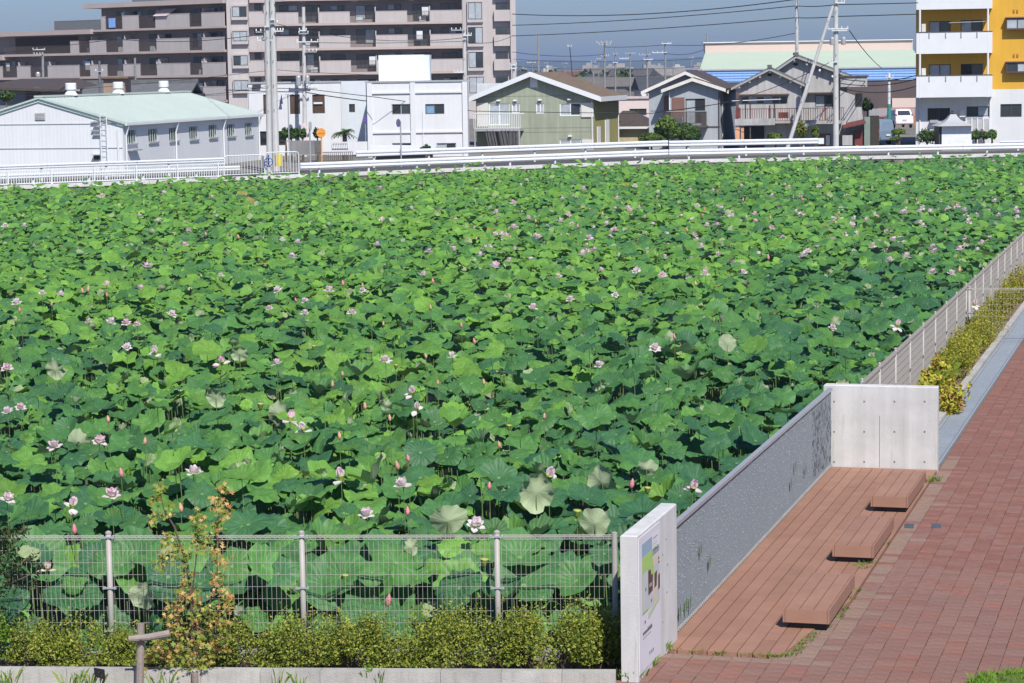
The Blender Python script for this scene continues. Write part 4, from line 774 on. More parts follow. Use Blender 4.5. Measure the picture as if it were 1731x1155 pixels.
oh.bx('water_tank', OG, 1424, 229, 1441, 246, -1.4, .8); oh.bx('door', BRM, 1386, 226, 1404, 248, .1, .08); oh.bx('door', WFR, 1396, 229, 1403, 246, .0, .08)
p = oh.q(1370, 212, -1.6); MB().hexa([(p[0]-.7, -1.7, p[1]-.3), (p[0]+.5, -1.7, p[1]+.15), (p[0]+.5, -1.3, p[1]+.15), (p[0]-.7, -1.3, p[1]-.3), (p[0]-.65, -1.7, p[1]), (p[0]+.55, -1.7, p[1]+.42), (p[0]+.55, -1.3, p[1]+.42), (p[0]-.65, -1.3, p[1])]).build('hanging_duct', GALV, oh.root)
oh.bx('plank_shed', mat('shed_green', (.20, .26, .23), .8), 1461, 198, 1471, 246, .4, .6); oh.bx('plank_shed', mat('shed_black', (.045, .038, .03), .8), 1472, 196, 1486, 246, .6, .9)
# ---------------- factory with green and blue cladding behind
fcg = mat('pale_green_cladding', (.33, .40, .325), .6, .03, .4); fcp = mat('peach_band', (.62, .49, .43), .7, .03, .4); fcb = mat('sky_blue_cladding', (.26, .44, .78), .6, .06, .3, streak=.06); fcd = mat('mauve_shutter', (.10, .075, .075), .8, .1, .5)
fb_ = Bld('factory', 1180, 215, -2, 'large factory hall with sloping pale green roof and sky-blue wall band', 'building')
xa, xb = fb_.q(1182, 115)[0], fb_.q(1565, 115)[0]; zb1, zb0 = fb_.q(1400, 115)[1], fb_.q(1400, 137)[1]; MB().box(xa, xb, 0, 30, zb0, zb1).build('blue_wall', fcb, fb_.root)
MB().box(xa, xb, .05, 30, 0, zb0-.004).build('lower_wall', fcd, fb_.root); zp1, zp0 = fb_.q(1400, 70, 9)[1], fb_.q(1400, 86, 9)[1]
b = MB(); xt = fb_.q(1191, 80, 10)[0]; N = 15
for k in range(N):
    f0, f1 = k/N, (k+1)/N; z0, z1 = zb1+(zp0-zb1)*f0, zb1+(zp0-zb1)*f1; y0, y1 = 9*f0-.02, 9*f1-.02; xl0, xl1 = xa+(xt-xa)*f0, xa+(xt-xa)*f1
    b.hexa([(xl0, y0, z0), (xb, y0, z0), (xb, y1+.2, z0), (xl0, y1+.2, z0), (xl1, y0+.05, z1-.004), (xb, y0+.05, z1-.004), (xb, y1+.2, z1-.004), (xl1, y1+.2, z1-.004)])
b.build('green_roof', fcg, fb_.root); MB().box(xt, xb, 8.8, 12, zp0, zp1).build('peach_parapet', fcp, fb_.root); MB().box(xt-.2, xb, 8.6, 12.2, zp1, zp1+.08).build('parapet_cap', WHITE, fb_.root); MB().box(xa-.1, xb, -.12, -.01, zb1-.10, zb1+.02).build('gutter', GALV, fb_.root)
for k in range(5): z = zb0+(zb1-zb0)*(k+.5)/5; MB().box(xa, xb, -.05, -.002, z, z+.05).build('cladding_rib', fcb, fb_.root)
fb_.bx('peach_wall', fcp, 1508, 166, 1548, 182, -.3, .25); fb_.bx('brick_base', mat('brick_wall_far', (.36, .15, .10), .85, .12, 1.5), 1484, 182, 1548, 222, -.32, .3); fb_.bx('window', CURT, 1519, 184, 1534, 196, -.36, .035); fb_.bx('window', CURT, 1537, 184, 1546, 196, -.36, .035)
fb_.rail('lattice_fence', GALV, fb_.q(1470, 190, -1)[0], fb_.q(1500, 190, -1)[0], fb_.q(1480, 196, -1)[1], fb_.q(1480, 184, -1)[1], -1, 22, .03)
# ---------------- tile-roofed houses behind the warehouse on the left
lh = Bld('dark_house', 0, 175, -10, 'dark low-roofed house behind the left end of the warehouse', 'house'); x0, x1, z0, z1 = lh.R(-20, 148, 62, 190)
MB().box(x0, x1, .5, 7, 0, z1).build('wall', mat('slate_wall', (.17, .19, .22), .85), lh.root); MB().hexa([(x0-.6, -.4, z1-.1), (x1+1.9, -.4, z1-.35), (x1+1.9, 8, z1), (x0-.6, 8, z1), (x0-.6, -.4, z1+.1), (x1+1.9, -.4, z1-.2), (x1+.3, 8, z1+.6), (x0-.6, 8, z1+.6)]).build('roof', DBT, lh.root)
lh.bx('dark_opening', mat('brown_void', (.09, .07, .065), .9), 44, 150, 68, 172, .3, .15)
th_ = Bld('tiled_house', 135, 190, -5, 'long grey-tiled house roof just behind the warehouse ridge', 'house'); x0, x1, z0, z1 = th_.R(130, 144, 330, 165); MB().box(x0+.5, x1-.5, 1, 6, 0, z0+.2).build('wall', mat('brown_void', (.09, .07, .065), .9), th_.root)
b = MB().prism([(0, z0-.1), (3, z1), (3, z1+.14), (0, z0+.04)], x0, x1-.5, 'x').prism([(3, z1), (6, z0-.1), (6, z0+.04), (3, z1+.14)], x0, x1-.5, 'x'); b.build('roof', GT, th_.root); MB().box(x0, x1-.4, 2.85, 3.15, z1+.1, z1+.42).build('ridge_tiles', GT, th_.root)
sh2 = Bld('wooden_annex', 176, 186, 0, 'tan wooden annex wall above the warehouse roof', 'building'); x0, x1, z0, z1 = sh2.R(175, 133, 211, 155); MB().box(x0, x1, 0, 3, 0, z1).build('wall', mat('tan_boards', (.34, .25, .18), .8, .1, 2, streak=.1), sh2.root); MB().box(x0-.3, x1+.3, -.3, 3.3, z1, z1+.15).build('roof', BRT, sh2.root)
or2 = Bld('tiled_house', 78, 183, -6, 'house with an orange tiled roof behind the warehouse', 'house'); x0, x1, z0, z1 = or2.R(76, 142, 114, 160); MB().box(x0+.3, x1-.3, .8, 5, 0, z0+.2).build('wall', mat('brown_void', (.09, .07, .065), .9), or2.root); MB().prism([(0, z0-.1), (3, z1), (3, z1+.14), (0, z0+.04)], x0, x1, 'x').build('roof', mat('orange_tile', (.34, .14, .06), .75, .15, 3), or2.root); MB().box(x0, x1, 2.8, 3.2, z1+.1, z1+.3).build('ridge_tiles', WHITE, or2.root)
# ================================================================== ROADSIDE
def bpt(u, dist=0.0, z=ZF):
    """point on a line parallel to the bank, dist metres behind it, seen at photo column u"""
    a, _, n_, _ = SEGS[0 if u <= 1130 else 1]; d = ray(u, 270); k = ((a+n_*dist)-CP).dot(n_)/Vector((d.x, d.y, 0)).dot(n_); p = CP+d*k; return Vector((p.x, p.y, z))
def guard_rail(uL, uR, dist, zc, h, step, label, post=True, ends=False):
    p0, p1 = bpt(uL, dist), bpt(uR, dist); Ln = (p1-p0).length; root = empty('guard_rail', p0, math.atan2(p1.y-p0.y, p1.x-p0.x)); tag(root, label, 'guard rail', 'white road guard rails')
    c = zc-ZF; w = h/2; prof = [(.0, c-w), (-.05, c-w*.75), (-.05, c-w*.3), (.02, c-.02), (.02, c+.02), (-.05, c+w*.3), (-.05, c+w*.75), (.0, c+w), (.02, c+w), (-.03, c+w*.7), (-.03, c+w*.35), (.04, c), (-.03, c-w*.35), (-.03, c-w*.7), (.02, c-w)]
    n = max(1, int(round(Ln/6))); 
    for k in range(n): MB().prism(prof, Ln*k/n+.004, Ln*(k+1)/n-.004, 'x').build('beam', WHITE, root)
    x = 1.2
    while post and x < Ln: MB().tube([(x, .12, -.3), (x, .12, c+w-.03)], .065, 8).box(x-.06, x+.06, .02, .1, c-.1, c+.1).build('post', WHITE, root); x += step
    if ends: MB().box(Ln, Ln+.35, -.06, .04, c-w, c+w).build('end_cap', WHITE, root); 
    return root
guard_rail(507, 1129.5, .55, ZF+.47, .34, 3.02, 'white guard rail on the pond side of the road, right of the gate')
guard_rail(1131, 1790, .55, ZF+.47, .34, 3.02, 'white guard rail on the pond side, from the bushes to the right edge')
guard_rail(-80, 405, .9, ZF+.47, .26, 3.0, 'white guard rail behind the picket fence at the left')
guard_rail(602, 1129, 5.4, ZF+.82, .36, 3.6, 'taller white guard rail on the far side of the road')
guard_rail(1131, 1383, 5.4, ZF+.82, .36, 3.6, 'taller white guard rail ending beside the main utility pole', ends=True)
guard_rail(-80, 378, 4.6, ZF+.80, .24, 3.6, 'taller white guard rail in front of the warehouse')
guard_rail(1690, 1790, 5.6, ZF+.5, .22, 3.6, 'low white guard rail in front of the orange apartment house')
# white picket fence on the coping
p0, p1 = bpt(-80, .12, ZF+.05), bpt(378, .12, ZF+.05); Ln = (p1-p0).length; pf = empty('picket_fence', p0, BANG); tag(pf, 'low white picket fence on the bank coping at the left', 'fence')
x = 0; pm = MB().box(-.014, .014, -.014, .014, .06, .70).mesh('picket', WHITE); nb_ = MB(); cnt = 0
while x < Ln:
    cnt += 1; nb_.box(x-.016, x+.016, -.014, .014, .06, .70); x += .135
nb_.build('pickets', WHITE, pf)['kind'] = 'stuff'
MB().box(0, Ln, -.025, .025, .70, .75).build('top_rail', WHITE, pf); MB().box(0, Ln, -.02, .02, .05, .10).build('bottom_rail', WHITE, pf)
x = .5
while x < Ln: MB().box(x-.035, x+.035, -.035, .035, 0, .8).build('post', WHITE, pf); x += 2.3
# rounded pipe gates
def pipe_gate(uL, uR, dist, h, label):
    p0, p1 = bpt(uL, dist, ZF+.05), bpt(uR, dist, ZF+.05); Ln = (p1-p0).length; root = empty('pipe_barrier', p0, BANG); tag(root, label, 'barrier', 'white pipe barriers')
    arc = [(0, 0, 0), (0, 0, h-.15), (.04, 0, h-.05), (.15, 0, h)]; arc2 = [(Ln-.15, 0, h), (Ln-.04, 0, h-.05), (Ln, 0, h-.15), (Ln, 0, 0)]
    MB().tube(arc+arc2, .03, 7).build('frame', WHITE, root); MB().tube([(0, 0, .12), (Ln, 0, .12)], .022, 6).build('bottom_rail', WHITE, root)
    n = int(Ln/.16)
    for k in range(1, n): MB().tube([(Ln*k/n, 0, .12), (Ln*k/n, 0, h)], .014, 5).build('bar', WHITE, root)
pipe_gate(379, 447, .1, 1.12, 'white pipe barrier next to the picket fence end'); pipe_gate(449, 505, .1, 1.22, 'white pipe barrier with rounded corner right of the blue valve')
vp = bpt(454, -.05, ZF); vr = empty('sluice_valve', vp); tag(vr, 'blue sluice valve wheel on a grey post by the pipe barriers', 'valve')
MB().tube([(0, 0, -.4), (0, 0, .55)], .10, 8).build('post', POLEC, vr); BLU = mat('valve_blue', (.06, .11, .35), .5)
MB().tube([(0, 0, .55), (0, 0, 1.15)], .04, 8).tube([(.22*math.cos(t*.5236), -.1, .78+.22*math.sin(t*.5236)) for t in range(13)], .03, 6).box(-.2, .2, -.12, -.08, .76, .80).build('hand_wheel', BLU, vr)
lp_ = bpt(514, -.1, ZF); o = MB().hexa([(-.28, 0, -.15), (.3, 0, -.12), (.3, .1, -.12), (-.28, .1, -.15), (-.18, .35, .15), (.36, .35, .18), (.36, .45, .18), (-.18, .45, .15)]).build('flap_grate', ALU, None, lp_); tag(o, 'small tilted black grate on the bank below the barrier', 'grate')
# ---- poles
FARP = mat('far_pole_grey', (.24, .24, .235), .8)
def upole(u, vt, vb, Y, label, r=.16, arms=(), trafo=(), lean=None, cat='utility pole', m=None, zg=ZF, group='utility poles'):
    p = W(u, vb, Y); root = empty('utility_pole', (p.x, p.y, zg)); tag(root, label, cat, group, u=None)
    t = W(lean if lean else u+(vt-vb)*.0, vt, Y); top = Vector((t.x-p.x, 0, t.z-zg)); 
    MB().tube([(0, 0, -.3), tuple(top)], r, 10, r*.72).build('shaft', m or (POLEC if Y < 200 else FARP), root)
    for f in np.linspace(.35, .9, 5): q = top*f; MB().tube([(q.x-.0, -r*1.5, q.z), (q.x, r*1.2, q.z)], .02, 4).build('step_bolt', GALV, root)
    def at(v): f = (W(u, v, Y).z-zg)/top.z; return top*f
    for (v, du0, du1) in arms:
        q = at(v); k = Y/FPX; o = MB().box(q.x+du0*k, q.x+du1*k, -r-.10, -r, q.z-.035, q.z+.035).build('crossarm', INSUL if random.random() < .6 else GALV, root)
        for f in (.03, .35, .68, .97):
            xx = q.x+(du0+(du1-du0)*f)*k
            if abs(xx-q.x) > r*1.1: MB().lathe([(.02, 0), (.045, .02), (.03, .05), (.04, .08), (.02, .12)], 7, (xx, -r-.06, q.z+.05)).build('insulator', INSUL, o)
    for (v, du, w, hgt) in trafo:
        q = at(v); k = Y/FPX; MB().lathe([(w*k/2*.9, 0), (w*k/2, .06), (w*k/2, hgt*k-.1), (w*k/2*.8, hgt*k)], 12, (q.x+du*k, -r-.25, q.z-hgt*k)).build('transformer', GALV, root)
    return root, Vector((p.x, p.y, zg)), top
Y1 = 133
upole(466, -12, 262, 134.5, 'thick pale concrete pole, front one of the twin poles beside the barrier', .21, [(33, -3, 4), (53, 3, 18), (68, -26, -2), (2, 5, 18), (54, -28, -4), (40, -6, 9)], lean=460)
upole(455, -10, 262, 133.2, 'thinner concrete pole just left of the thick twin pole', .17, [(45, -4, 4)], lean=451)
upole(515, 12, 240, 157.5, 'slim utility pole with two transformers left of the white block', .15, [(57, -8, 8), (71, -12, 25), (52, -7, 5), (150, -3, 22), (88, 2, 22)], [(128, -9, 9, 17), (128, 6, 8, 14)], lean=513)
MB().box(-.17, .17, -.20, -.17, .6, 2.2).build('poster', mat('pole_poster', (.70, .55, .55), .7, .15, 6), bpy.data.objects['utility_pole.002'])
upole(786, 50, 260, 165, 'utility pole with black insulators in front of the apartment block end', .15, [(51, -22, 1), (122, -18, 0), (60, -2, 12), (66, -3, 3)], lean=785)
upole(868, 108, 240, 190, 'short crowded pole top behind the green roof peak', .14, [(110, -6, 5), (116, -5, 5)])
upole(1413, -8, 246, 152, 'main utility pole with twin transformers right of the leaning stay pole', .19, [(5, -2, 14), (49, -15, 20), (52, -8, 18), (105, -12, 2)], [(63, -8, 8, 13), (63, 11, 8, 13)])
upole(1326, 10, 246, 151.6, 'grey stay pole leaning up to the main utility pole', .13, [], lean=1408, cat='stay pole')
upole(1348, -14, 235, 176, 'plain upright utility pole rising behind the old grey house', .16, [(10, -2, 2)], lean=1346.5)
_, gp_, gt_ = upole(1503, 124, 222, 180, 'slender pole painted white above and green below near the parked car', .13, [(131, -6, 6), (134, -5, 5)], m=WHITE, lean=1503); gpo = bpy.data.objects['utility_pole.008']
MB().tube([(0, 0, 0), (0, 0, gt_.z*.52)], .145, 10).build('green_sleeve', mat('pole_green', (.06, .26, .21), .6), gpo)
upole(72, 82, 168, 215, 'small pole with white insulators in front of the stepped apartment wing', .15, [(84, -16, 5), (92, -14, 1)], [(122, -7, 8, 8)])
upole(168, 103, 165, 180, 'dark slim pole between the first two roof ventilators', .12, [(121, -6, 6)], m=mat('steel_pole_dark', (.14, .145, .16), .5))
upole(228, 98, 160, 200, 'plain stub pole between the second and third roof ventilators', .13)
for i, (u, vt, vb, Y, arms) in enumerate(((910, 62, 140, 230, []), (1022, 70, 160, 260, [(72, -14, 12), (95, -6, 7), (76, -10, 10)]), (1040, 82, 160, 280, [(92, -3, 3), (106, -4, 4)]), (1065, 88, 160, 300, [(91, -8, 9), (99, -18, -2)]), (1094, 78, 165, 260, [(93, -14, 5), (101, -6, 9)]), (1124.5, 71, 170, 235, [(74, -6, 10), (89, -22, 3)]), (1003, 103, 150, 330, [(105, -4, 4)]), (900, 105, 140, 420, [(106, -9, 6)]), (923, 103, 140, 450, [(107, -3, 3)]), (955, 101, 140, 430, [(108, -4, 4)]), (1138, 104, 150, 420, []), (1169, 96, 140, 380, [(98, -4, 4)]), (1012, 96, 150, 380, [(100, -3, 3)]), (1195, 57, 130, 250, []))):
    upole(u, vt, vb, Y, ['thin grey mast behind the green house', 'tall pole with a crowded crossarm right of the brown roof', 'bare slim pole next to the crowded-crossarm pole', 'pole with a single top crossarm in the hazy town', 'pole with white spike top in the hazy town', 'pole with two offset crossarms nearest the grey house', 'short far pole left of the crowded crossarm', 'far pole with wide crossarm beyond the green roof', 'far slim pole just right of the thin mast', 'far pole with small crossarm above the brown roof', 'thin white far mast left of the grey house roof', 'far small pole above the grey house roof', 'far slim pole close behind the crowded crossarm', 'white pole top behind the factory corner'][i], .12, arms, zg=0)
upole(975, 78, 140, 220, 'thin dark lamp mast leaning over the brown roof', .05, [(79, -4, 3)], lean=963, m=CABLE, cat='lamp mast')
# wires (catenaries)
def wire(pts, label, r=.02, sag=0.0, n=14):
    P = [W(*p) for p in pts]; path = []; LT = sum((P[k+1]-P[k]).length for k in range(len(P)-1))
    for k in range(len(P)-1):
        for i in range(n+(k == len(P)-2)):
            f = i/n; q = P[k].lerp(P[k+1], f); path.append(q-Vector((0, 0, 4*sag*((P[k+1]-P[k]).length/LT)**2*f*(1-f))))
    o0 = path[0].copy(); o = MB().tube([p-o0 for p in path], r, 4, cap=False).build('power_cable', CABLE, None, o0); tag(o, label, 'cable', 'overhead cables')
for k, (pts, r, sag) in enumerate((([(866, 24, 210), (1346, -1, 176), (1560, -14, 160)], .035, 1.1), ([(866, 43, 210), (1346, 10, 176), (1413, 8, 152), (1552, 5, 157)], .03, .7), ([(866, 61, 210), (1346, 30, 176), (1413, 28, 152), (1552, 24, 157)], .03, .5), ([(866, 88, 230), (1022, 92, 260)], .025, .3), ([(1022, 80, 260), (1124, 76, 235), (1346, 56, 180)], .025, .8), ([(1124, 90, 235), (1190, 84, 235)], .025, .3), ([(1436, 52, 152), (1490, 115, 205)], .035, .2),
    ([(466, 40, 162), (785, 64, 166)], .018, .6), ([(515, 72, 162), (785, 70, 166), (868, 60, 190)], .018, .7), ([(420, 149, 157), (515, 150, 157), (640, 165, 152.5), (800, 188, 158), (1100, 192, 158), (1255, 170, 150)], .022, .15), ([(380, 152, 157), (515, 156, 157.5), (620, 171, 153)], .03, .1), ([(0, 90, 200), (200, 66, 190), (445, 58, 136)], .022, .5), ([(0, 160, 150), (466, 118, 158), (515, 122, 159), (785, 130, 166)], .016, .4), ([(230, 162, 158), (466, 143, 157)], .016, .3), ([(80, 163, 150), (160, 206, 131), (175, 207, 130.7)], .014, .4), ([(0, 165, 170), (72, 160, 170), (300, 163, 165), (466, 155, 157)], .012, .3), ([(1100, 188, 158), (1413, 100, 152)], .02, .8), ([(1413, 132, 152), (1548, 128, 170)], .03, .3), ([(1413, 140, 152), (1548, 134, 170)], .03, .3), ([(1413, 147, 152), (1548, 146, 170)], .03, .4), ([(868, 112, 230), (1040, 118, 280), (1190, 112, 235)], .02, .4), ([(868, 100, 230), (1022, 104, 260), (1094, 103, 260), (1190, 98, 235)], .02, .5))):
    wire(pts, ['highest cable crossing the open sky', 'second highest cable crossing the open sky', 'third cable crossing the open sky', 'short thin cable left of the crowded-crossarm pole', 'sagging cable from the hazy poles to the tall plain pole', 'short cable from the two-arm pole to the factory corner', 'thick cable dropping from the main pole over the green roof', 'cable from the twin poles across the apartment wing', 'cable from the transformer pole past the apartment end', 'long drooping cable across the white block and green house', 'bundled dark cable beside the brown windows', 'cable rising across the stepped wing to the twin poles', 'cable crossing low over the apartment balconies', 'cable over the warehouse roof to the twin poles', 'service cable drooping onto the warehouse gable', 'faint cable along the warehouse ridge', 'cable from the grey house up to the main pole', 'upper cable in front of the blue factory wall', 'middle cable in front of the blue factory wall', 'lower cable in front of the blue factory wall', 'lowest thin cable over the hazy town', 'upper thin cable over the hazy town'][k], r, sag)
# ---- signs, mirror
def sign(name, u, vb, Y, vt, label, cat, build, r=.04, m=GALV):
    p = W(u, vb, Y); t = W(u, vt, Y); root = empty(name, (p.x, p.y, ZF)); tag(root, label, cat); hh_ = t.z-ZF; MB().tube([(0, 0, -.2), (0, 0, hh_)], r, 8).build('post', m, root); build(root, hh_); return root
def disc(root, z, R, m, y=-.06, th=.03, sq=1.0, nm='disc', x=0): return MB().prism([(x+R*sq*math.cos(t*math.pi/12), z+R*math.sin(t*math.pi/12)) for t in range(24)], y-th, y).build(nm, m, root)
SB = mat('sign_back_blue', (.10, .09, .19), .5); ORP = mat('mirror_orange', (.75, .30, .05), .5)
sign('road_sign', 678, 258, 138, 205, 'round dark blue road sign on a slim post before the white block', 'road sign', lambda r, z: disc(r, z-.1, .24, SB, sq=.55, nm='sign_disc', x=-.12))
def mir(r, z):
    disc(r, z-.02, .27, ORP, nm='mirror_back', y=-.05); MB().box(-.2, .2, -.10, -.085, z-.06, z-.03).build('bracket', mat('mirror_bracket', (.5, .22, .05), .5), r)
sign('traffic_mirror', 544, 268, 141, 224, 'round orange traffic mirror seen from behind on an orange post', 'traffic mirror', mir, .04, ORP)
sign('road_sign', 525, 285, 131.5, 207, 'grey road sign turned edge-on, on a post behind the guard rail', 'road sign', lambda r, z: disc(r, z-.2, .26, GALV, sq=.3, nm='sign_disc', x=.06), .045)
sign('road_sign', 618, 232, 152, 201, 'round violet-blue sign mounted against the white block corner', 'road sign', lambda r, z: disc(r, z-.05, .2, mat('sign_violet', (.12, .08, .30), .5), sq=.6, nm='sign_disc'), .025)
sign('lamp_post', 489, 255, 139, 161, 'thin grey lamp post between the twin poles and the transformer pole', 'lamp post', lambda r, z: MB().box(-.12, .06, -.25, .05, z, z+.06).build('lamp_head', GALV, r), .035)
yp = W(471, 272, 133); yl = empty('pole_guard', (yp.x, yp.y, ZF)); tag(yl, 'yellow guard sleeve wrapped on the pale twin pole foot', 'pole guard'); MB().tube([(0, 0, .35), (0, 0, 1.0)], .23, 10).build('sleeve', mat('guard_yellow', (.62, .50, .08), .6), yl)
# walls, sheds, small fences near the white building
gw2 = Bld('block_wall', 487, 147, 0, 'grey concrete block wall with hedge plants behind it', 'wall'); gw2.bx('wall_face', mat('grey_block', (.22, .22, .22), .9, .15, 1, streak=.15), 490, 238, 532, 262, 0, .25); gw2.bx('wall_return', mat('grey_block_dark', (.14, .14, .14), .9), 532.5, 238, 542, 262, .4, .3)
lw = Bld('garden_wall', 560, 145, 0, 'low white garden wall with a palm standing behind', 'wall'); lw.bx('wall_face', WWALL, 556, 240, 621, 262, .3, .25); lw.rail('railing', WHITE, *lw.R(562, 240, 588, 250, .2)[:2], lw.q(575, 250, .2)[1], lw.q(575, 240, .2)[1], .2, 9, .02); lw.rail('ramp_railing', RAILB, lw.q(534, 262, -.8)[0], lw.q(596, 262, -.8)[0], ZF-.3, lw.q(560, 257, -.8)[1], -.8, 18, .018)
# shrine-like booth with pyramid roof
bo = Bld('booth', 1606, 151.5, 0, 'small white booth with grey tent-shaped roof before the orange apartment house', 'booth'); x0, x1, z0, z1 = bo.R(1592, 213, 1642, 246); MB().box(x0, x1, 0, 1.6, 0, z1).build('wall', mat('booth_white', (.72, .75, .80), .6), bo.root); MB().box(x0-.18, x0-.1, -.03, 1.6, 0, z1).build('dark_side', ALU, bo.root)
xa, xb, za, zb = bo.R(1586, 195, 1648, 213); b = MB(); xm = (xa+xb)/2-.1; lev = [(1.0, za), (.80, za+.10), (.55, za+.22), (.34, za+.40), (.18, zb-.02), (.16, zb+.05)]; prev = None
for f, z in lev:
    k = len(b.v); hw = (xb-xa)/2*f; hd = 1.25*f; b.v += [(xm-hw, .8-hd, z), (xm+hw, .8-hd, z), (xm+hw, .8+hd, z), (xm-hw, .8+hd, z)]
    if prev is not None: b.f += [(prev+i, prev+(i+1) % 4, k+(i+1) % 4, k+i) for i in range(4)]
    else: b.f.append((k+3, k+2, k+1, k))
    prev = k
b.f.append((prev, prev+1, prev+2, prev+3)); b.build('roof', mat('booth_roof_grey', (.40, .41, .43), .6, .06), bo.root); MB().lathe([(.16, 0), (.2, .06), (.08, .12), (.1, .2), (.02, .3)], 8, (xm, .8, zb+.05)).build('finial', ALU, bo.root)
# ---- vehicles
def hatchback(u, vb, Y, label, paint, yaw, wpx, van=False):
    p = W(u, vb, Y); root = empty('car', (p.x, p.y, p.z if not van else ZF), yaw); tag(root, label, 'van' if van else 'car', None)
    w = wpx*Y/FPX/2; Lc = 3.6; hh_ = 1.5 if not van else 1.75
    # rear-on: body sections along y (0 = tail, nearest the camera)
    prof = [(0, .28), (-.04, .55), (.0, .92), (.12, 1.0), (.42, hh_-.02), (1.0, hh_), (2.0, hh_-.03), (2.75, 1.02), (3.5, .88), (3.6, .5), (3.55, .28)] if not van else [(0, .28), (-.02, .95), (.12, hh_-.1), (.35, hh_), (2.4, hh_), (2.9, 1.1), (3.35, .9), (3.4, .3)]
    def wid(z): return w*(1.0 if z < .95 else 1-.24*(z-.95)/max(.1, hh_-.95))
    b = MB(); n = len(prof); b.v += [(-wid(z), y, z) for y, z in prof]+[(wid(z), y, z) for y, z in prof]
    for i in range(n): j = (i+1) % n; b.f.append((i, j, n+j, n+i))
    b.f += [tuple(range(n-1, -1, -1)), tuple(range(n, 2*n))]; o = b.build('body', paint, root); mo = o.modifiers.new('bevel', 'BEVEL'); mo.width = .06; mo.segments = 2
    MB().hexa([(-w*.72, .1, 1.02), (w*.72, .1, 1.02), (w*.72, .2, 1.02), (-w*.72, .2, 1.02), (-w*.64, .36, hh_-.12), (w*.64, .36, hh_-.12), (w*.64, .46, hh_-.12), (-w*.64, .46, hh_-.12)]).build('rear_window', GLASS, root)
    for sx in (-1, 1):
        MB().hexa([(sx*(w*.80), -.03, .82), (sx*(w*1.005), .02, .82), (sx*(w*1.005), .14, .82), (sx*(w*.80), .1, .82), (sx*(w*.82), .1, 1.12), (sx*(w*.98), .14, 1.12), (sx*(w*.98), .25, 1.12), (sx*(w*.82), .25, 1.12)]).build('tail_light', mat('tail_red', (.45, .03, .03), .3), root)
        MB().hexa([(sx*w*.93, .7, 1.02), (sx*w*.985, .7, 1.0), (sx*w*.985, 2.5, 1.0), (sx*w*.93, 2.5, 1.02), (sx*w*.80, .9, hh_-.13), (sx*w*.86, .9, hh_-.13), (sx*w*.86, 1.9, hh_-.13), (sx*w*.80, 1.9, hh_-.13)]).build('side_window', GLASS, root)
        for y in (.65, 2.9):
            tw = MB(); tw.prism([(y+.3*math.cos(t*math.pi/8), .3+.3*math.sin(t*math.pi/8)) for t in range(16)], sx*(w*.86), sx*(w*1.01), 'x'); tw.build('wheel', mat('tyre', (.03, .03, .03), .8), root)
    MB().box(-w*.95, w*.95, -.10, .0, .38, .56).build('bumper', paint, root); MB().box(-.17, .17, -.115, -.101, .62, .74).build('number_plate', INSUL, root)
hatchback(1529, 217, 187, 'white hatchback parked tail-on beside the brick wall', mat('white_car_paint', (.72, .73, .74), .25, .02, spec=.6), .1, 31)
hatchback(1500, 243, 163, 'blue-grey van half hidden by the clipped pine', mat('blue_grey_paint', (.16, .22, .30), .3, .05, spec=.6), .5, 34, True)
# ---- far vegetation
def leaf_cloud(P, size, cols, m, name, nrm=None, aspect=.55, fold=.25):
    """many small folded leaf faces at points P"""
    P = np.asarray(P, np.float32); n = len(P); s = size*RNG.uniform(.6, 1.35, n)
    d = RNG.normal(size=(n, 3)); d /= np.linalg.norm(d, axis=1)[:, None]
    if nrm is not None: d = d*.75+nrm; d /= np.linalg.norm(d, axis=1)[:, None]
    a = np.cross(d, RNG.normal(size=(n, 3))); a /= np.linalg.norm(a, axis=1)[:, None]; b = np.cross(d, a)
    A = a*s[:, None]; Bv = b*(s*aspect)[:, None]; N = d*(s*fold)[:, None]
    V = np.stack([P-A, P+Bv-N, P+A, P-Bv-N], 1).reshape(-1, 3); k = np.arange(n)*4
    F = np.concatenate([np.stack([k, k+1, k+2], 1), np.stack([k, k+2, k+3], 1)]); cc = np.asarray(cols)[RNG.integers(0, len(cols), n)]*RNG.uniform(.75, 1.25, (n, 1))
    return nmesh(name, V, F, m, np.repeat(cc, 4, 0))
FOL = attr_mat('shrub_leaves', .55, .22, None, .3)
BARK = mat('bark', (.12, .09, .065), .9, .25, 10)
def blob_points(n, c, R, lobes=7, seed=0, hollow=.45, flat=1.0):
    rg = np.random.default_rng(seed); out = []; L_ = []
    for k in range(lobes):
        d = rg.normal(size=3); d /= np.linalg.norm(d); d[2] = abs(d[2])*.9-.15; L_.append((d*R*rg.uniform(.35, .75), rg.uniform(.38, .62)))
    for k in range(n):
        o, f = L_[rg.integers(0, lobes)]; d = rg.normal(size=3); d /= np.linalg.norm(d); out.append(o+d*R*f*(hollow+(1-hollow)*rg.random()**.4))
    out = np.array(out); out[:, 2] *= flat; return out+np.array(c)
DG = [(.035, .075, .02), (.05, .10, .025), (.07, .125, .03)]; YG = [(.10, .16, .025), (.14, .20, .03), (.075, .13, .02)]
def far_bush(name, u, v, Y, Rpx, label, cols, cat='shrub', n=1300, fl=.9, size=.14, trunk=True, zlow=None, group=None, lobes=8):
    R = Rpx*Y/FPX; c = W(u, v, Y); root = empty(name, (c.x, c.y, ZF)); tag(root, label, cat, group); zc = c.z-ZF
    P = blob_points(n, (0, 0, zc), np.array([R, R, R*fl]), lobes, int(u*7+v)); nr = P-np.array([0, 0, zc]); nr /= (np.linalg.norm(nr, axis=1)[:, None]+1e-6)
    put('foliage', leaf_cloud(P, size, cols, FOL, 'foliage', nr), root)
    if trunk: MB().tube([(0, 0, -.2), (.05, 0, zc*.5), (0, 0, zc)], .09, 6, .04).build('trunk', BARK, root)
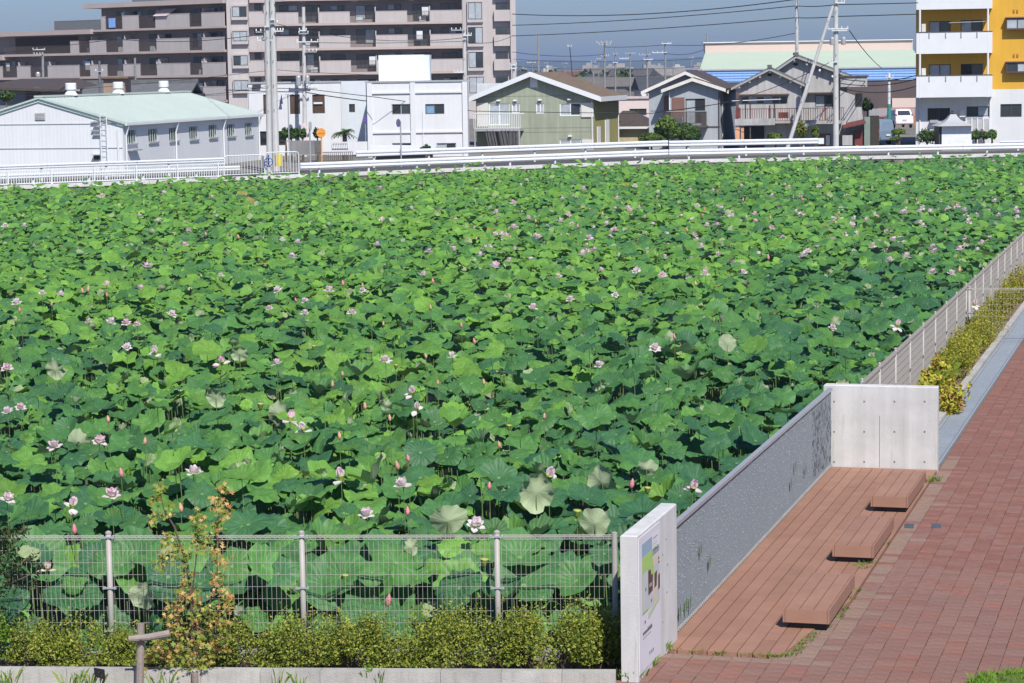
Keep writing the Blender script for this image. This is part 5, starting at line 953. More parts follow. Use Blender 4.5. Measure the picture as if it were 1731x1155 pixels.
far_bush('garden_tree', 1127, 222, 151, 30, 'tall rounded green bush in front of the blue-grey house', DG+YG, 'bush', 2600, 1.0, .13); far_bush('garden_tree', 1100, 236, 150, 19, 'shorter bush at the left of the tall rounded one', DG+YG, 'bush', 1200, .8, .13); far_bush('garden_tree', 1160, 229, 152, 26, 'darker bush at the right of the tall rounded one', DG, 'bush', 1700, .9, .13)
far_bush('clipped_pine', 1519, 224, 154, 14, 'clipped cloud pine, upper flat pad, beside the van', YG, 'pine', 1000, .45, .08); far_bush('clipped_pine', 1514, 235, 153.5, 10, 'smaller low pad of clipped pine beside the van', YG, 'pine', 600, .5, .08)
for u_, v_, R_, lb, cl in ((1566, 234, 17, 'dark clipped hedge left of the booth', DG), (1580, 233, 13, 'dark clipped hedge touching the booth wall', DG), (1649, 231, 10, 'dark hedge just right of the booth', DG), (1662, 230, 9, 'middle round hedge right of the booth', DG), (1676, 229, 9, 'bright green clipped ball bush on the far right', [(.06, .14, .03), (.09, .17, .03)])): far_bush('clipped_hedge', u_, v_, 155, R_, lb, cl, 'hedge', 900, 1.15, .08, lobes=12)
far_bush('garden_tree', 1466, 180, 168, 10, 'small dark conifer beside the old house', DG, 'tree', 600, 1.5, .12); far_bush('garden_tree', 10, 163, 160, 15, 'dark leafy tree behind the left edge of the warehouse', DG, 'tree', 900, .9, .14); far_bush('climbing_plant', 1310, 236, 153, 15, 'straggly bush under the red balcony by the leaning pole', YG, 'bush', 700, .9, .1); far_bush('climbing_plant', 1352, 222, 154, 12, 'yellowing creeper between the leaning pole and main pole', YG+[(.25, .18, .03)], 'creeper', 500, 2.0, .1); far_bush('climbing_plant', 1378, 228, 154, 7, 'thin creeper column left of the main pole', YG, 'creeper', 300, 2.4, .1)
for u_ in (482, 492, 503, 511, 536): far_bush('columnar_conifer', u_, 228, 149, 8, 'narrow conifer in the row behind the grey block wall', DG, 'conifer', 380, 1.8, .1, group='conifers behind the block wall'); REG.append((bpy.data.objects[-1] if False else [o for o in bpy.data.objects if o.name.startswith('columnar_conifer')][-1], u_))
# palm (cycad-like)
pp = W(583, 240, 147); pr = empty('palm', (pp.x, pp.y, ZF)); tag(pr, 'bushy dark palm with arching fronds on the garden wall', 'palm'); zc = W(583, 226, 147).z-ZF; MB().tube([(0, 0, -.1), (0, 0, zc)], .16, 8, .13).build('trunk', BARK, pr)
for k in range(34):
    a = k*2.4; el = .1+.95*((k*.37) % 1); Lf = .85; fv = []; base = Vector((0, 0, zc)); rach = []
    for i in range(7): f = i/6; rach.append(base+Vector((math.cos(a)*math.cos(el), math.sin(a)*math.cos(el), math.sin(el)))*Lf*f+Vector((0, 0, -.45*f*f)))
    b = MB()
    for i in range(1, 7):
        t = (rach[i]-rach[i-1]).normalized(); sd = t.cross(Vector((0, 0, 1))).normalized()
        for sg in (-1, 1): q = rach[i]+sd*sg*.24*(1.1-i/9)+t*.1-Vector((0, 0, .05)); b.poly([rach[i-1], rach[i], q])
    me = nmesh('frond', [v for v in b.v], [f for f in b.f], FOL, np.array([random.choice(DG)]*len(b.v))); put('frond', me, pr)
far_bush('garden_shrub', 719, 252, 143, 10, 'green weeds sprouting over the low white shed roof', DG, 'shrub', 350, .7, .09)
# ---- distant town
RF = [mat('far_roof_%d' % i, c, .8, .15, 1) for i, c in enumerate(((.09, .09, .095), (.13, .12, .115), (.17, .085, .06), (.055, .06, .07), (.22, .21, .20)))]; WLm = [mat('far_wall_%d' % i, c, .85, .08, 1) for i, c in enumerate(((.50, .48, .45), (.32, .30, .28), (.60, .60, .60), (.22, .17, .14)))]
NMR = ('dark grey', 'grey', 'red-brown', 'slate', 'pale grey'); rt = random.Random(5)
def far_house(u, Y, w, d, h, rf, wm):
    p = W(u, 120, Y); root = empty('distant_house', (p.x, p.y, 0), rt.uniform(-.7, .7)); tag(root, 'distant house with %s roof in the hazy town' % NMR[rf], 'house', 'houses of the hazy town', u=u)
    MB().box(-w/2, w/2, 0, d, 0, h).build('wall', WLm[wm], root); k = rt.uniform(.9, 1.6)
    MB().prism([(-.4, h-.1), (d/2, h+k), (d+.4, h-.1)], -w/2-.4, w/2+.4, 'x').build('roof', RF[rf], root)
    for q in range(2): x = -w/2+w*(q+.5)/2; MB().box(x-.6, x+.6, -.05, -.004, h*.62, h*.85).build('window', GLASS, root)
for i in range(110):
    Y = rt.choice((rt.uniform(300, 430), rt.uniform(400, 700), rt.uniform(600, 1600))); u = rt.uniform(872, 1240); far_house(u, Y, rt.uniform(4.5, 8.5), rt.uniform(5, 7), rt.uniform(1.4, 3.4) if Y < 430 else rt.uniform(2.4, 4.6), rt.choices(range(5), [4, 4, 2, 3, 2])[0], rt.choices(range(4), [4, 3, 3, 2])[0])
for i in range(11):
    Y = rt.uniform(1100, 2600); u = rt.uniform(880, 1200); p = W(u, 120, Y); h = rt.uniform(5.5, 8); w = rt.uniform(6, 14); o = MB().box(-w/2, w/2, 0, 12, 0, h).box(-w/4, w/8, 2, 6, h, h+2).build('distant_block', WLm[rt.choice((0, 1, 1))], None, (p.x, p.y, 0)); tag(o, 'pale flat-roofed block far off on the hazy horizon', 'building', 'blocks on the hazy horizon', u=u)
for i in range(30):
    u = rt.uniform(870, 1235); Y = rt.uniform(420, 1100); p = W(u, 125, Y); R = rt.uniform(1.2, 2.6); P = blob_points(150, (0, 0, R+1.2), R, 5, i); root = empty('distant_tree', (p.x, p.y, 0)); put('foliage', leaf_cloud(P, .45, DG, FOL, 'foliage'), root); tag(root, 'dark tree among the distant roofs', 'tree', 'trees of the hazy town', u=u)
# hills on the horizon
hm = []; N = 90
for i in range(N+1): x = -3500+7000*i/N; hm.append((x, 13+34*(.5+.5*mnoise.noise(Vector((x*.0009, 4, 0))))+9*mnoise.noise(Vector((x*.004, 1, 0)))))
b = MB()
for i in range(N): (x0, z0), (x1, z1) = hm[i], hm[i+1]; b.poly([(x0, 7000, 0), (x1, 7000, 0), (x1, 7800, z1), (x0, 7800, z0)]); b.poly([(x0, 7800, z0), (x1, 7800, z1), (x1, 8800, 0), (x0, 8800, 0)])
b.build('hills', mat('hill_forest', (.04, .06, .03), .9, .2, .004))['kind'] = 'structure'
# ================================================================== LOTUS
LOT = attr_mat('lotus_leaf', .52, .17, (.40, .48, .29, 1), .26, veins=True)
STK = mat('lotus_stalk', (.13, .20, .06), .6, .15, 8)
def leaf_template(rings, segs, seed):
    rg = np.random.default_rng(seed); th = np.linspace(0, 2*np.pi, segs, endpoint=False)
    k1, k2 = rg.integers(2, 4), rg.integers(6, 11); p1, p2, p3, p4 = rg.uniform(0, 6.28, 4); cup = rg.uniform(-.05, .40); w1, w2 = rg.uniform(.07, .22), rg.uniform(.06, .13)
    edge = 1+.05*np.sin(2*th+p1)+.045*np.sin(k2*th+p2)+.022*rg.normal(size=segs)-.14*np.exp(-(((th-p3+np.pi) % (2*np.pi)-np.pi)/.16)**2)-.10*np.exp(-(((th-p3) % (2*np.pi)-np.pi)/.2)**2)
    rad = np.array([.16, .45, .75, 1.0]) if rings == 4 else (np.array([.3, .72, 1.0]) if rings == 3 else np.array([.5, 1.0]))
    V = [[0, 0, -.05-.03]]; 
    for r in rad:
        z = cup*(r**2)-.08*math.exp(-(r/.2)**2)+w1*r*r*np.sin(k1*th+p4)+w2*r**3*np.sin(k2*th+p2)+.02*r*rg.normal(size=segs)
        if r > .95: z = z-rg.uniform(.02, .22)
        for i in range(segs): V.append([r*edge[i]*math.cos(th[i]), r*edge[i]*math.sin(th[i]), z[i]])
    F = []
    for i in range(segs): F.append((0, 1+i, 1+(i+1) % segs))
    for q in range(len(rad)-1):
        for i in range(segs): a, b = 1+q*segs+i, 1+q*segs+(i+1) % segs; F += [(a, a+segs, b+segs), (a, b+segs, b)]
    V = np.array(V); lp = V.copy(); lp[:, 2] = seed*3.7 % 20*0; return V, np.array(F), lp
def pend_template(seed):      # a leaf folded up round its stalk, showing the pale underside
    V, F, lp = leaf_template(4, 22, seed); r = np.hypot(V[:, 0], V[:, 1]); V[:, 2] += .75*r**1.5; V[:, 0] *= (1-.30*r); return V, F, lp
HI = [leaf_template(4, 26, 100+i) for i in range(18)]+[pend_template(300+i) for i in range(4)]; MID = [leaf_template(3, 18, 200+i) for i in range(14)]; LO = [leaf_template(2, 12, 400+i) for i in range(14)]
BLUE, MIDG, YEL = np.array([.044, .136, .062]), np.array([.082, .220, .055]), np.array([.165, .345, .052])  # sky sheen and sun shining through are put into these greens
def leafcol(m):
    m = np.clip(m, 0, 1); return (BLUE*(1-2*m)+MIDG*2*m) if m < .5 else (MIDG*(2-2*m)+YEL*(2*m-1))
def inpond(x, y, mg=.3):
    if y < fy(x)+mg: return False
    s = Vector((x, y, 0))-A_; sd, rd = s.dot(DD), s.dot(DR)
    if sd > -2.4 and sd < S_END+1 and rd > -mg*.9: return False
    if sd <= -2.4 and rd > -.6: return False
    if y > RF0.y-1 and x > rfx(y)-mg: return False
    return y < by(x)-.35
OPEN = [(12, 846), (189, 840), (327, 802), (93, 757), (168, 749), (35, 692), (14, 698), (468, 616), (456, 523), (515, 531), (594, 531), (652, 611), (765, 603), (901, 522), (908, 544), (1014, 619), (1107, 591), (945, 469), (682, 823), (620, 873), (150, 546), (187, 547), (214, 548), (232, 551), (214, 589), (290, 534), (71, 497), (1407, 557), (1608, 464), (1660, 412), (1577, 420), (374, 467), (614, 492), (516, 510), (13, 625), (964, 508), (1017, 458), (1076, 460), (1215, 432), (1040, 500), (870, 422), (838, 398), (803, 890)]
SHED = [(490, 712), (704, 693), (513, 730), (577, 812), (927, 811), (1516, 553), (265, 599), (375, 616), (122, 859), (697, 668), (1170, 830)]
BUDS = [(827, 823), (1068, 820), (574, 738), (579, 633), (562, 651), (617, 688), (659, 708), (844, 753), (920, 705), (780, 551), (728, 521), (183, 710), (306, 860), (245, 747), (205, 801), (690, 776), (672, 789), (720, 603), (802, 578), (1140, 570), (1176, 480), (1111, 432), (648, 548), (33, 525), (500, 508), (689, 866), (740, 648), (818, 647)]
PODS = [(669, 622), (860, 725), (530, 590), (1094, 832), (440, 690), (975, 872)]
FPOS = [G(u, v, 1.08) for u, v in OPEN+SHED+BUDS+PODS if v > 455]
leaves = []; rg = np.random.default_rng(11); Y = 24.0
while Y < 140:
    st = .315 if Y < 45 else (.31 if Y < 80 else .315); x0, x1 = -.2137*Y-3.5, .2137*Y+2.0; nx = int((x1-x0)/st)
    for i in range(nx):
        x = x0+(i+rg.uniform(-.2, 1.2))*st; y = Y+rg.uniform(-.6, .6)*st
        if not inpond(x, y): continue
        fld = mnoise.noise(Vector((x*.16, y*.11, 2.2))); fl2 = mnoise.noise(Vector((x*.5, y*.4, 9)))
        if y > fy(x)+1.7 and rg.random() < .07+.42*max(0, mnoise.noise(Vector((x*.42, y*.33, 5)))): continue      # gaps
        base = .52 if Y < 60 else .52-.22*min(1, (Y-60)/60)
        if y > by(x)-4: base -= .10
        tall = rg.random() < .17; z = base+.22*fld+rg.uniform(-.46, .16)+(rg.uniform(.15, .45) if tall else 0)
        if z > .5 and any(abs(x-p.x) < .5 and -1.0 < y-p.y < .35 for p in FPOS): z = min(z, rg.uniform(.35, .6))     # blooms stand clear of the leaves
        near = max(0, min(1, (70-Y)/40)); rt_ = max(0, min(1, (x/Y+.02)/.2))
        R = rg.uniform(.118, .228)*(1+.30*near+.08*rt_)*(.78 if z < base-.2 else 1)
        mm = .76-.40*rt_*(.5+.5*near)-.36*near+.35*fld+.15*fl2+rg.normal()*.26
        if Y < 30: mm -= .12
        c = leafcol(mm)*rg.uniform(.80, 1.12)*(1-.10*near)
        yellow = rg.random() < .0012
        if yellow: c = np.array([.30, .26, .05])
        tl = rg.uniform(.05, .62)*(1 if rg.random() < .8 else 1.35); az = -math.pi/2+rg.normal()*.95
        if y < fy(x)+1.7: R *= 1.22; tl = rg.uniform(.35, .95); az = -math.pi/2+rg.normal()*.5; z = rg.uniform(-.15, .85); c = c*1.22      # edge of the stand, leaves turned to the path, sunlight put into colour
        if Y < 46 and rg.random() < .006: tl, az, z = rg.uniform(1.25, 1.6), math.pi/2+rg.normal()*.35, z+.08      # turned over, underside to the path
        if rg.random() < .002: c = np.array([.28, .25, .08])*rg.uniform(.7, 1.1)
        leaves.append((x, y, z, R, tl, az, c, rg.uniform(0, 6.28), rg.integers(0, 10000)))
        if rg.random() < .22:          # small young or half-folded leaves between the big ones
            leaves.append((x+rg.uniform(-.2, .2), y+rg.uniform(-.2, .2), z+rg.uniform(-.1, .16), rg.uniform(.05, .13), rg.uniform(.2, 1.5), rg.uniform(0, 6.28), leafcol(mm+.3)*rg.uniform(.9, 1.3) if rg.random() < .7 else np.array([.30, .38, .18]), rg.uniform(0, 6.28), rg.integers(0, 10000)))
    Y += st
def rotm(tl, az, spin):
    n = Vector((math.sin(tl)*math.cos(az), math.sin(tl)*math.sin(az), math.cos(tl))); return n.to_track_quat('Z', 'Y').to_matrix() @ Matrix.Rotation(spin, 3, 'Z')
# the 300 leaves that show largest are objects of their own
cand = []
for k, l in enumerate(leaves):
    if l[1] > 50: continue
    u, v = PX((l[0], l[1], l[2]))
    if -20 < u < 1560 and 300 < v < 1100 and l[2] > (.05 if l[1] < 27 else .38): cand.append((l[3]/l[1]*(1.0 if v < 900 else .8), k, u, v))
cand.sort(reverse=True); own = {k: (u, v) for _, k, u, v in cand[:300]}
def place_words(u, v):
    row = 'behind the fence' if v > 905 else ('just over the fence' if v > 830 else ('in near rows' if v > 740 else ('farther back' if v > 660 else 'at mid-pond')))
    cols = ((110, 'at the left edge'), (270, 'above first post'), (420, 'above the maple'), (600, 'above second post'), (760, 'between middle posts'), (930, 'above third post'), (1090, 'near the sign wall'), (1260, 'by the screen'), (9999, 'by the end wall'))
    return row, next(w for c, w in cols if u < c)
VAR = {}
def hi_mesh(t, ci, cc):
    if (t, ci) not in VAR:
        V, F, lp = HI[t]; VAR[(t, ci)] = nmesh('blade', V, F, LOT, np.repeat(cc[None], len(V), 0), lp, True)
    return VAR[(t, ci)]
pal = [leafcol(m) for m in np.linspace(0, 1, 9)]
stalk_me = MB().tube([(0, 0, 0), (.25, 0, .35), (.18, 0, .7), (0, 0, 1)], 1, 5, .7).mesh('stalk', STK, True)   # unit: x,y scaled to radius
def stalk(parent, p0, p1, r=.008):
    h = p1.z-p0.z; path = [Vector((0, 0, 0)), Vector(((p1.x-p0.x)*.3+.02, (p1.y-p0.y)*.3, h*.4)), Vector(((p1.x-p0.x)*.65+.01, (p1.y-p0.y)*.65, h*.72)), p1-p0]
    return MB().tube(path, r, 5, r*.75, cap=False).build('stalk', STK, parent)
for k, (u, v) in sorted(own.items()):
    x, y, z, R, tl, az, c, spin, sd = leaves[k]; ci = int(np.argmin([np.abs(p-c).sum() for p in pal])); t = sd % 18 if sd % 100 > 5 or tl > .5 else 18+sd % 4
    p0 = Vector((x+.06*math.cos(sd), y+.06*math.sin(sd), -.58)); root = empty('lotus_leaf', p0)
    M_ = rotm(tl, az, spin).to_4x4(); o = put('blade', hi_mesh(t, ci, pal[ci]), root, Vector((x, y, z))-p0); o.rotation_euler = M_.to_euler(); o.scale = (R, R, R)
    stalk(root, p0, Vector((x, y, z))-Vector(M_.col[2][:3])*R*.06)
    row, colw = place_words(u, v); size = 'broad' if R > .31 else ('mid-sized' if R > .23 else 'small'); cw = ('blue-green' if ci < 3 else ('green' if ci < 6 else 'bright yellow-green')); tw = 'cupped upright' if t >= 18 else ('steep' if tl > .5 else ('tilted' if tl > .25 else 'level'))
    tag(root, '%s %s %s lotus leaf %s, %s' % (size, tw, cw, row, colw), 'lotus leaf', 'lotus leaves in the near pond', u=u)
# all the others: one mass of leaves
Vs, Fs, Cs, Ls = [], [], [], []; off = 0; SV, SF = [], []
for k, l in enumerate(leaves):
    if k in own: continue
    x, y, z, R, tl, az, c, spin, sd = l; lst = HI if y < 42 else (MID if y < 74 else LO); t = (sd % 18 if sd % 100 > 5 or tl > .5 else 18+sd % 4) if lst is HI else sd % 14
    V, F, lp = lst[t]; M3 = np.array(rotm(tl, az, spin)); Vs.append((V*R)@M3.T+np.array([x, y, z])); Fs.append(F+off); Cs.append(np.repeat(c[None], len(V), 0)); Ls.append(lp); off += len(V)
    if y < 50: SV.append((x, y, z))
lo = put('lotus_leaves', nmesh('lotus_leaves', np.concatenate(Vs), np.concatenate(Fs), LOT, np.concatenate(Cs), np.concatenate(Ls), True)); tag(lo, 'dense mass of green lotus leaves filling the pond', 'lotus leaves', kind='stuff')
print('LEAVES', len(leaves), 'tris', sum(len(f) for f in Fs))
b = MB()
for x, y, z in SV: b.tube([(x+.05, y, -.58), (x+.03, y+.02, z*.4-.2), (x, y, z-.02)], .007, 3, .005, cap=False)
so = b.build('lotus_stalks', STK); tag(so, 'thin green lotus stalks standing in the dark water', 'stalks', kind='stuff')
# ---- flowers
PET = attr_mat('lotus_petal', .6, .5, None, .15, TRC=(1.0, .92, .92))
def petal_mesh(Lp, wd, cup, pink):
    V, C = [], []; n = 6; prof = [.16, .62, .95, 1.0, .72, .05]
    for i in range(n):
        f = i/(n-1)
        for q in (-1, 0, 1): V.append((wd*prof[i]*q, Lp*f, (cup*f*f)*Lp+abs(q)*wd*prof[i]*.45)); k = f**1.8*pink+(.08 if q else 0)*pink; C.append(np.array([.97, .93, .92])*(1-k)+np.array([.93, .44, .58])*k)
    F = []
    for i in range(n-1):
        for q in (0, 1): a = i*3+q; F.append((a, a+1, a+4, a+3))
    return V, F, np.array(C)
def petal_place(tmpl, el, az, base=.02):
    V, F, C = tmpl; M_ = Matrix.Rotation(az, 3, 'Z') @ Matrix.Rotation(el, 3, 'X'); return [tuple(M_ @ (Vector(v)+Vector((0, base, 0)))) for v in V], F, C
PT = {pk: [petal_mesh(.105, .040, c, pk) for c in (.48, .6, .22)] for pk in (.25, .42, .62)}
PM = {}
def petal_obj(parent, pk, ci, el, az, sc):
    if (pk, ci) not in PM: V, F, C = PT[pk][ci]; PM[(pk, ci)] = nmesh('petal', V, F, PET, C, None, True)
    o = put('petal', PM[(pk, ci)], parent); M_ = Matrix.Rotation(az, 3, 'Z') @ Matrix.Rotation(el, 3, 'X') @ Matrix.Translation((0, .02, 0)).to_3x3(); o.rotation_euler = M_.to_euler(); o.scale = (sc, sc, sc); o.location = M_ @ Vector((0, .015, 0))*1.0
    return o
def flower_layout(rg, openness):
    out = []
    if openness > .5:
        for k in range(6): out.append((2, rg.uniform(-.25, .3), k*1.047+rg.uniform(-.2, .2), rg.uniform(.9, 1.1)))
        for k in range(6): out.append((0, rg.uniform(.45, .75), k*1.047+.5+rg.uniform(-.2, .2), rg.uniform(.85, 1.05)))
        for k in range(4): out.append((1, rg.uniform(.95, 1.2), k*1.57+rg.uniform(-.3, .3), rg.uniform(.75, .95)))
    else:
        for k in range(3): out.append((2, rg.uniform(-.6, .0), rg.uniform(0, 6.28), rg.uniform(.9, 1.1)))
        for k in range(6): out.append((0, rg.uniform(1.15, 1.42), k*1.047, rg.uniform(.9, 1.1)))
    return out
POD = mat('lotus_pod_yellow_green', (.36, .42, .08), .6, .1, 20); SEP = mat('bud_pink', (.62, .22, .24), .55, .2, 12); SEPY = mat('bud_peach', (.55, .30, .20), .6, .2, 12)
pod_me = MB().lathe([(.008, -.02), (.02, 0), (.034, .045), (.036, .05), (.0, .052)], 10).mesh('seed_head', POD, True)
def merged_flower(rg, pk, op):
    V, F, C = [], [], []
    for ci, el, az, sc in flower_layout(rg, op):
        v, f, c = petal_place(PT[pk][ci], el, az, .015); o = len(V); V += [(a*sc, b_*sc, d*sc) for a, b_, d in v]; F += [tuple(i+o for i in q) for q in f]; C.append(c)
    return nmesh('flower_head', V, F, PET, np.concatenate(C), None, True)
rgf = np.random.default_rng(21); MF = [merged_flower(rgf, pk, op) for pk in (.25, .42, .62) for op in (1, 1, .3)]
def bud_mesh(m, s=1.0): return MB().lathe([(.006, -.06), (.022, -.045), (.036, -.01), (.036, .02), (.024, .06), (.004, .098)], 10).mesh('bud', m, True)
BUD = [bud_mesh(SEP), bud_mesh(SEPY)]
def flower_words(u, v):
    cols = ((150, 'left of the first fence post'), (350, 'in line with the young maple'), (560, 'in line with the second post'), (760, 'below the white block'), (960, 'below the green house'), (1180, 'below the grey house'), (1400, 'below the leaning pole'), (9999, 'toward the right-hand fence'))
    rows = ((330, 'near the far bank'), (400, 'in the far third'), (480, 'past mid-pond'), (580, 'at mid-pond'), (680, 'before mid-pond'), (780, 'in the near third'), (905, 'close to the mesh fence'), (9999, 'behind the fence wires'))
    return next(w for c, w in rows if v < c), next(w for c, w in cols if u < c)
def add_flower(u, v, kind, detail, scale=1.0, z=None):
    z0 = 1.08 if v > 455 else .85-.35*min(1, (560-v)/260)
    p = G(u, v, z0 if z is None else z); row, colw = flower_words(u, v); p0 = Vector((p.x, p.y, -.58)); rg = np.random.default_rng(int(u*13+v*7))
    far = p.y > 60; fs = scale*rg.uniform(.85, 1.2)*(1.15 if far else 1)
    if kind == 'bud':
        root = empty('lotus_bud', p0); o = put('bud', BUD[rg.integers(0, 2)], root, p-p0, (rg.uniform(-.2, .2), rg.uniform(-.2, .2), 0), (fs*.9,)*3)
        lab_, cat = 'closed %s lotus bud %s, %s' % ('pink' if rg.random() < 2 else '', row, colw), 'lotus bud'
    elif kind == 'pod':
        root = empty('lotus_pod', p0); o = put('seed_head', pod_me, root, p-p0, (.15, .1, 0), (fs*1.3,)*3); lab_, cat = 'yellow-green lotus seed head %s, %s' % (row, colw), 'seed head'
    else:
        op = 1 if kind == 'open' else .3; pk = [.25, .42, .62][rg.integers(0, 3)]
        root = empty('lotus_flower', p0)
        if detail:
            hd = empty('flower_head', p-p0, rg.uniform(0, 6)); hd.parent = root; hd.rotation_euler = (rg.uniform(.0, .45), rg.uniform(-.3, .3), rg.uniform(-.5, .5)); hd.scale = (fs,)*3
            for ci, el, az, sc in flower_layout(rg, op): petal_obj(hd, pk, ci, el, az, sc)
            put('seed_head', pod_me, hd, (0, 0, .0))
        else: put('flower_head', MF[[.25, .42, .62].index(pk)*3+(rg.integers(0, 2) if op == 1 else 2)], root, p-p0, (rg.uniform(.0, .4), rg.uniform(-.3, .3), rg.uniform(0, 6)), (fs,)*3)
        lab_, cat = '%s %s lotus flower %s, %s' % ('open' if op == 1 else 'shedding', ('white-pink', 'pale pink', 'rosy pink')[[.25, .42, .62].index(pk)], row, colw), 'lotus flower'
    if p.y < 70: stalk(root, p0, p-Vector((0, 0, .02)), .006)
    tag(root, lab_, cat, {'lotus bud': 'lotus buds', 'seed head': 'lotus seed heads', 'lotus flower': 'lotus flowers'}[cat], u=u)
for u, v in OPEN: add_flower(u, v, 'open', v > 455, .9)
for u, v in SHED: add_flower(u, v, 'shed', v > 455, 1.15)
for u, v in BUDS: add_flower(u, v, 'bud', True, .78)
for u, v in PODS: add_flower(u, v, 'pod', True)
for u, v, z in ((80, 965, .75), ): add_flower(u, v, 'shed', True, .9, z)
for u, v, z in ((133, 988, .6), (656, 1018, .45), (604, 985, .6), (126, 897, .95)): add_flower(u, v, 'bud', True, 1.0, z)
add_flower(583, 980, 'pod', True, 1, .62); add_flower(818, 955, 'pod', True, 1, .75)
nfl = 0; rgx = np.random.default_rng(77)
while nfl < 285:
    u = rgx.uniform(780, 1731)**1.0 if rgx.random() < .82 else rgx.uniform(0, 780); v = rgx.uniform(268, 470) if u > 780 else rgx.uniform(300, 520)
    if u > 900 and rgx.random() < .45: v = rgx.normal(372, 22)
    p = G(u, v, .6)
    if not inpond(p.x, p.y, .5): continue
    add_flower(u, v, 'bud' if rgx.random() < .2 else 'open', False, 1.0); nfl += 1
# two blooms hanging over the right fence
for u, v in ((1662, 470), (1647, 517)):
    add_flower(u, v, 'shed', True, 1.0, .85)
# pale undersides of turned-up leaves just over the fence
for u, v, R, tl, az, wd in ((906, 832, .30, 1.4, 1.75, 'big ragged pale leaf underside left of the sign wall'), (757, 880, .25, 1.35, 1.5, 'pale fan-shaped leaf underside above the third fence panel'), (1006, 884, .22, 1.4, 1.6, 'pale shell-shaped leaf underside nearest the sign wall'), (365, 672, .2, 1.3, 1.6, 'pale saucer-like upturned leaf at mid-pond on the left'), (1093, 793, .16, 1.2, 1.5, 'pale pointed leaf underside above the sign wall'), (245, 1008, .22, 1.5, .9, 'pale crumpled leaf behind the fence wires by the maple'), (405, 598, .2, 1.3, 1.5, 'pale upturned leaf in the middle distance')):
    p = G(u, v, 1.0 if v < 950 else .55); p0 = Vector((p.x, p.y, -.58)); root = empty('lotus_leaf', p0); o = put('blade', hi_mesh(int(u) % 18, 5, pal[5]), root, p-p0); o.rotation_euler = rotm(tl, az, u).to_euler(); o.scale = (R*.84, R*.7, R*.8); stalk(root, p0, p); tag(root, wd, 'lotus leaf')
# leaf tips pressed through the screen
for u, v in ((1200, 950), (1167, 1020), (1150, 1035), (1160, 1025), (1185, 930), (1345, 788), (1362, 795), (1338, 818)):
    s, r = GS(u, v, .0)
    d = ray(u, v); t = (A_+DR*.045-CP).dot(DR)/d.dot(DR); p = CP+d*t
    V = [(0, 0, -.05), (.0, .03, -.005), (0, .012, .06), (0, -.02, .01)]; o = put('leaf_tip', nmesh('leaf_tip', V, [(0, 1, 2, 3)], LOT, np.repeat(np.array([[.07, .2, .05]]), 4, 0), np.array(V)*8), None, p, (0, 0, DANG)); o.scale = (1.7,)*3
    tag(o, 'green lotus leaf tip poking through the metal screen', 'leaf tip', 'leaf tips poking through the screen', u=u)
# ================================================================== NEAR PLANTING
HC = [(.20, .255, .032), (.26, .30, .04), (.15, .21, .03), (.34, .35, .055), (.10, .15, .024)]
def shrub(name, p, w, d, h, label, cols, n, size, cat='shrub', group=None, seed=0, zlow=.12, twigs=14, lobes=9, u=None):
    rg = np.random.default_rng(seed); root = empty(name, p); tag(root, label, cat, group, u=u)
    P = []; L_ = [(rg.uniform(-.42, .42)*w, rg.uniform(-.38, .38)*d, rg.uniform(.35, .95)*h, rg.uniform(.14, .30)) for _ in range(lobes)]
    for k in range(int(n*.86)):
        a = L_[rg.integers(0, lobes)]; q = rg.normal(size=3); q /= np.linalg.norm(q); r = a[3]*(.3+.7*rg.random()**.5); P.append((a[0]+q[0]*r*min(1, w), a[1]+q[1]*r*.8, max(zlow, a[2]-a[3]*.5+q[2]*r*1.1)))
    for k in range(int(n*.14)//14):                                  # upright shoots
        a = L_[rg.integers(0, lobes)]; x, y = a[0]+rg.normal()*.1, a[1]+rg.normal()*.08; hh = a[2]*.9+rg.uniform(.1, .38)*h/.7
        for i in range(14): P.append((x+rg.normal()*.012+.02*i/14, y+rg.normal()*.012, a[2]*.7+(hh-a[2]*.7)*i/14))
    put('foliage', leaf_cloud(P, size, cols, FOL, 'foliage', np.array([0, -.25, .6])), root)
    b = MB()
    for k in range(twigs): a = L_[k % lobes]; x0, y0 = rg.normal()*.06, rg.normal()*.05; b.tube([(x0, y0, -.1), (x0+(a[0]-x0)*.45, y0+(a[1]-y0)*.4, a[2]*.45), (a[0], a[1], a[2]*.95)], .009, 4, .003, cap=False)
    b.build('stems', BARK, root)
hx = [(-12, 1030, .82), (72, 1052, .6), (120, 1085, .48), (165, 1050, .68), (255, 1060, .5), (405, 1060, .66), (470, 1055, .68), (545, 1058, .64), (600, 1045, .74), (668, 1042, .74), (728, 1062, .62), (772, 1040, .8), (835, 1058, .66), (893, 1042, .78), (950, 1046, .74), (1003, 1034, .84), (1036, 1050, .7)]
for k, (u, v, h) in enumerate(hx):
    c = G(u, 1112, 0); c.y = fy(c.x)-.48+.1*math.sin(k*2.1)
    shrub('hedge_shrub', (c.x, c.y, -.06), .64, .5, h*.78, 'yellow-green small-leaved hedge shrub along the mesh fence', HC if k != 0 else [(.12, .22, .025), (.15, .26, .03)], 3600, .017, 'shrub', 'hedge shrubs along the mesh fence', 50+k, u=u)
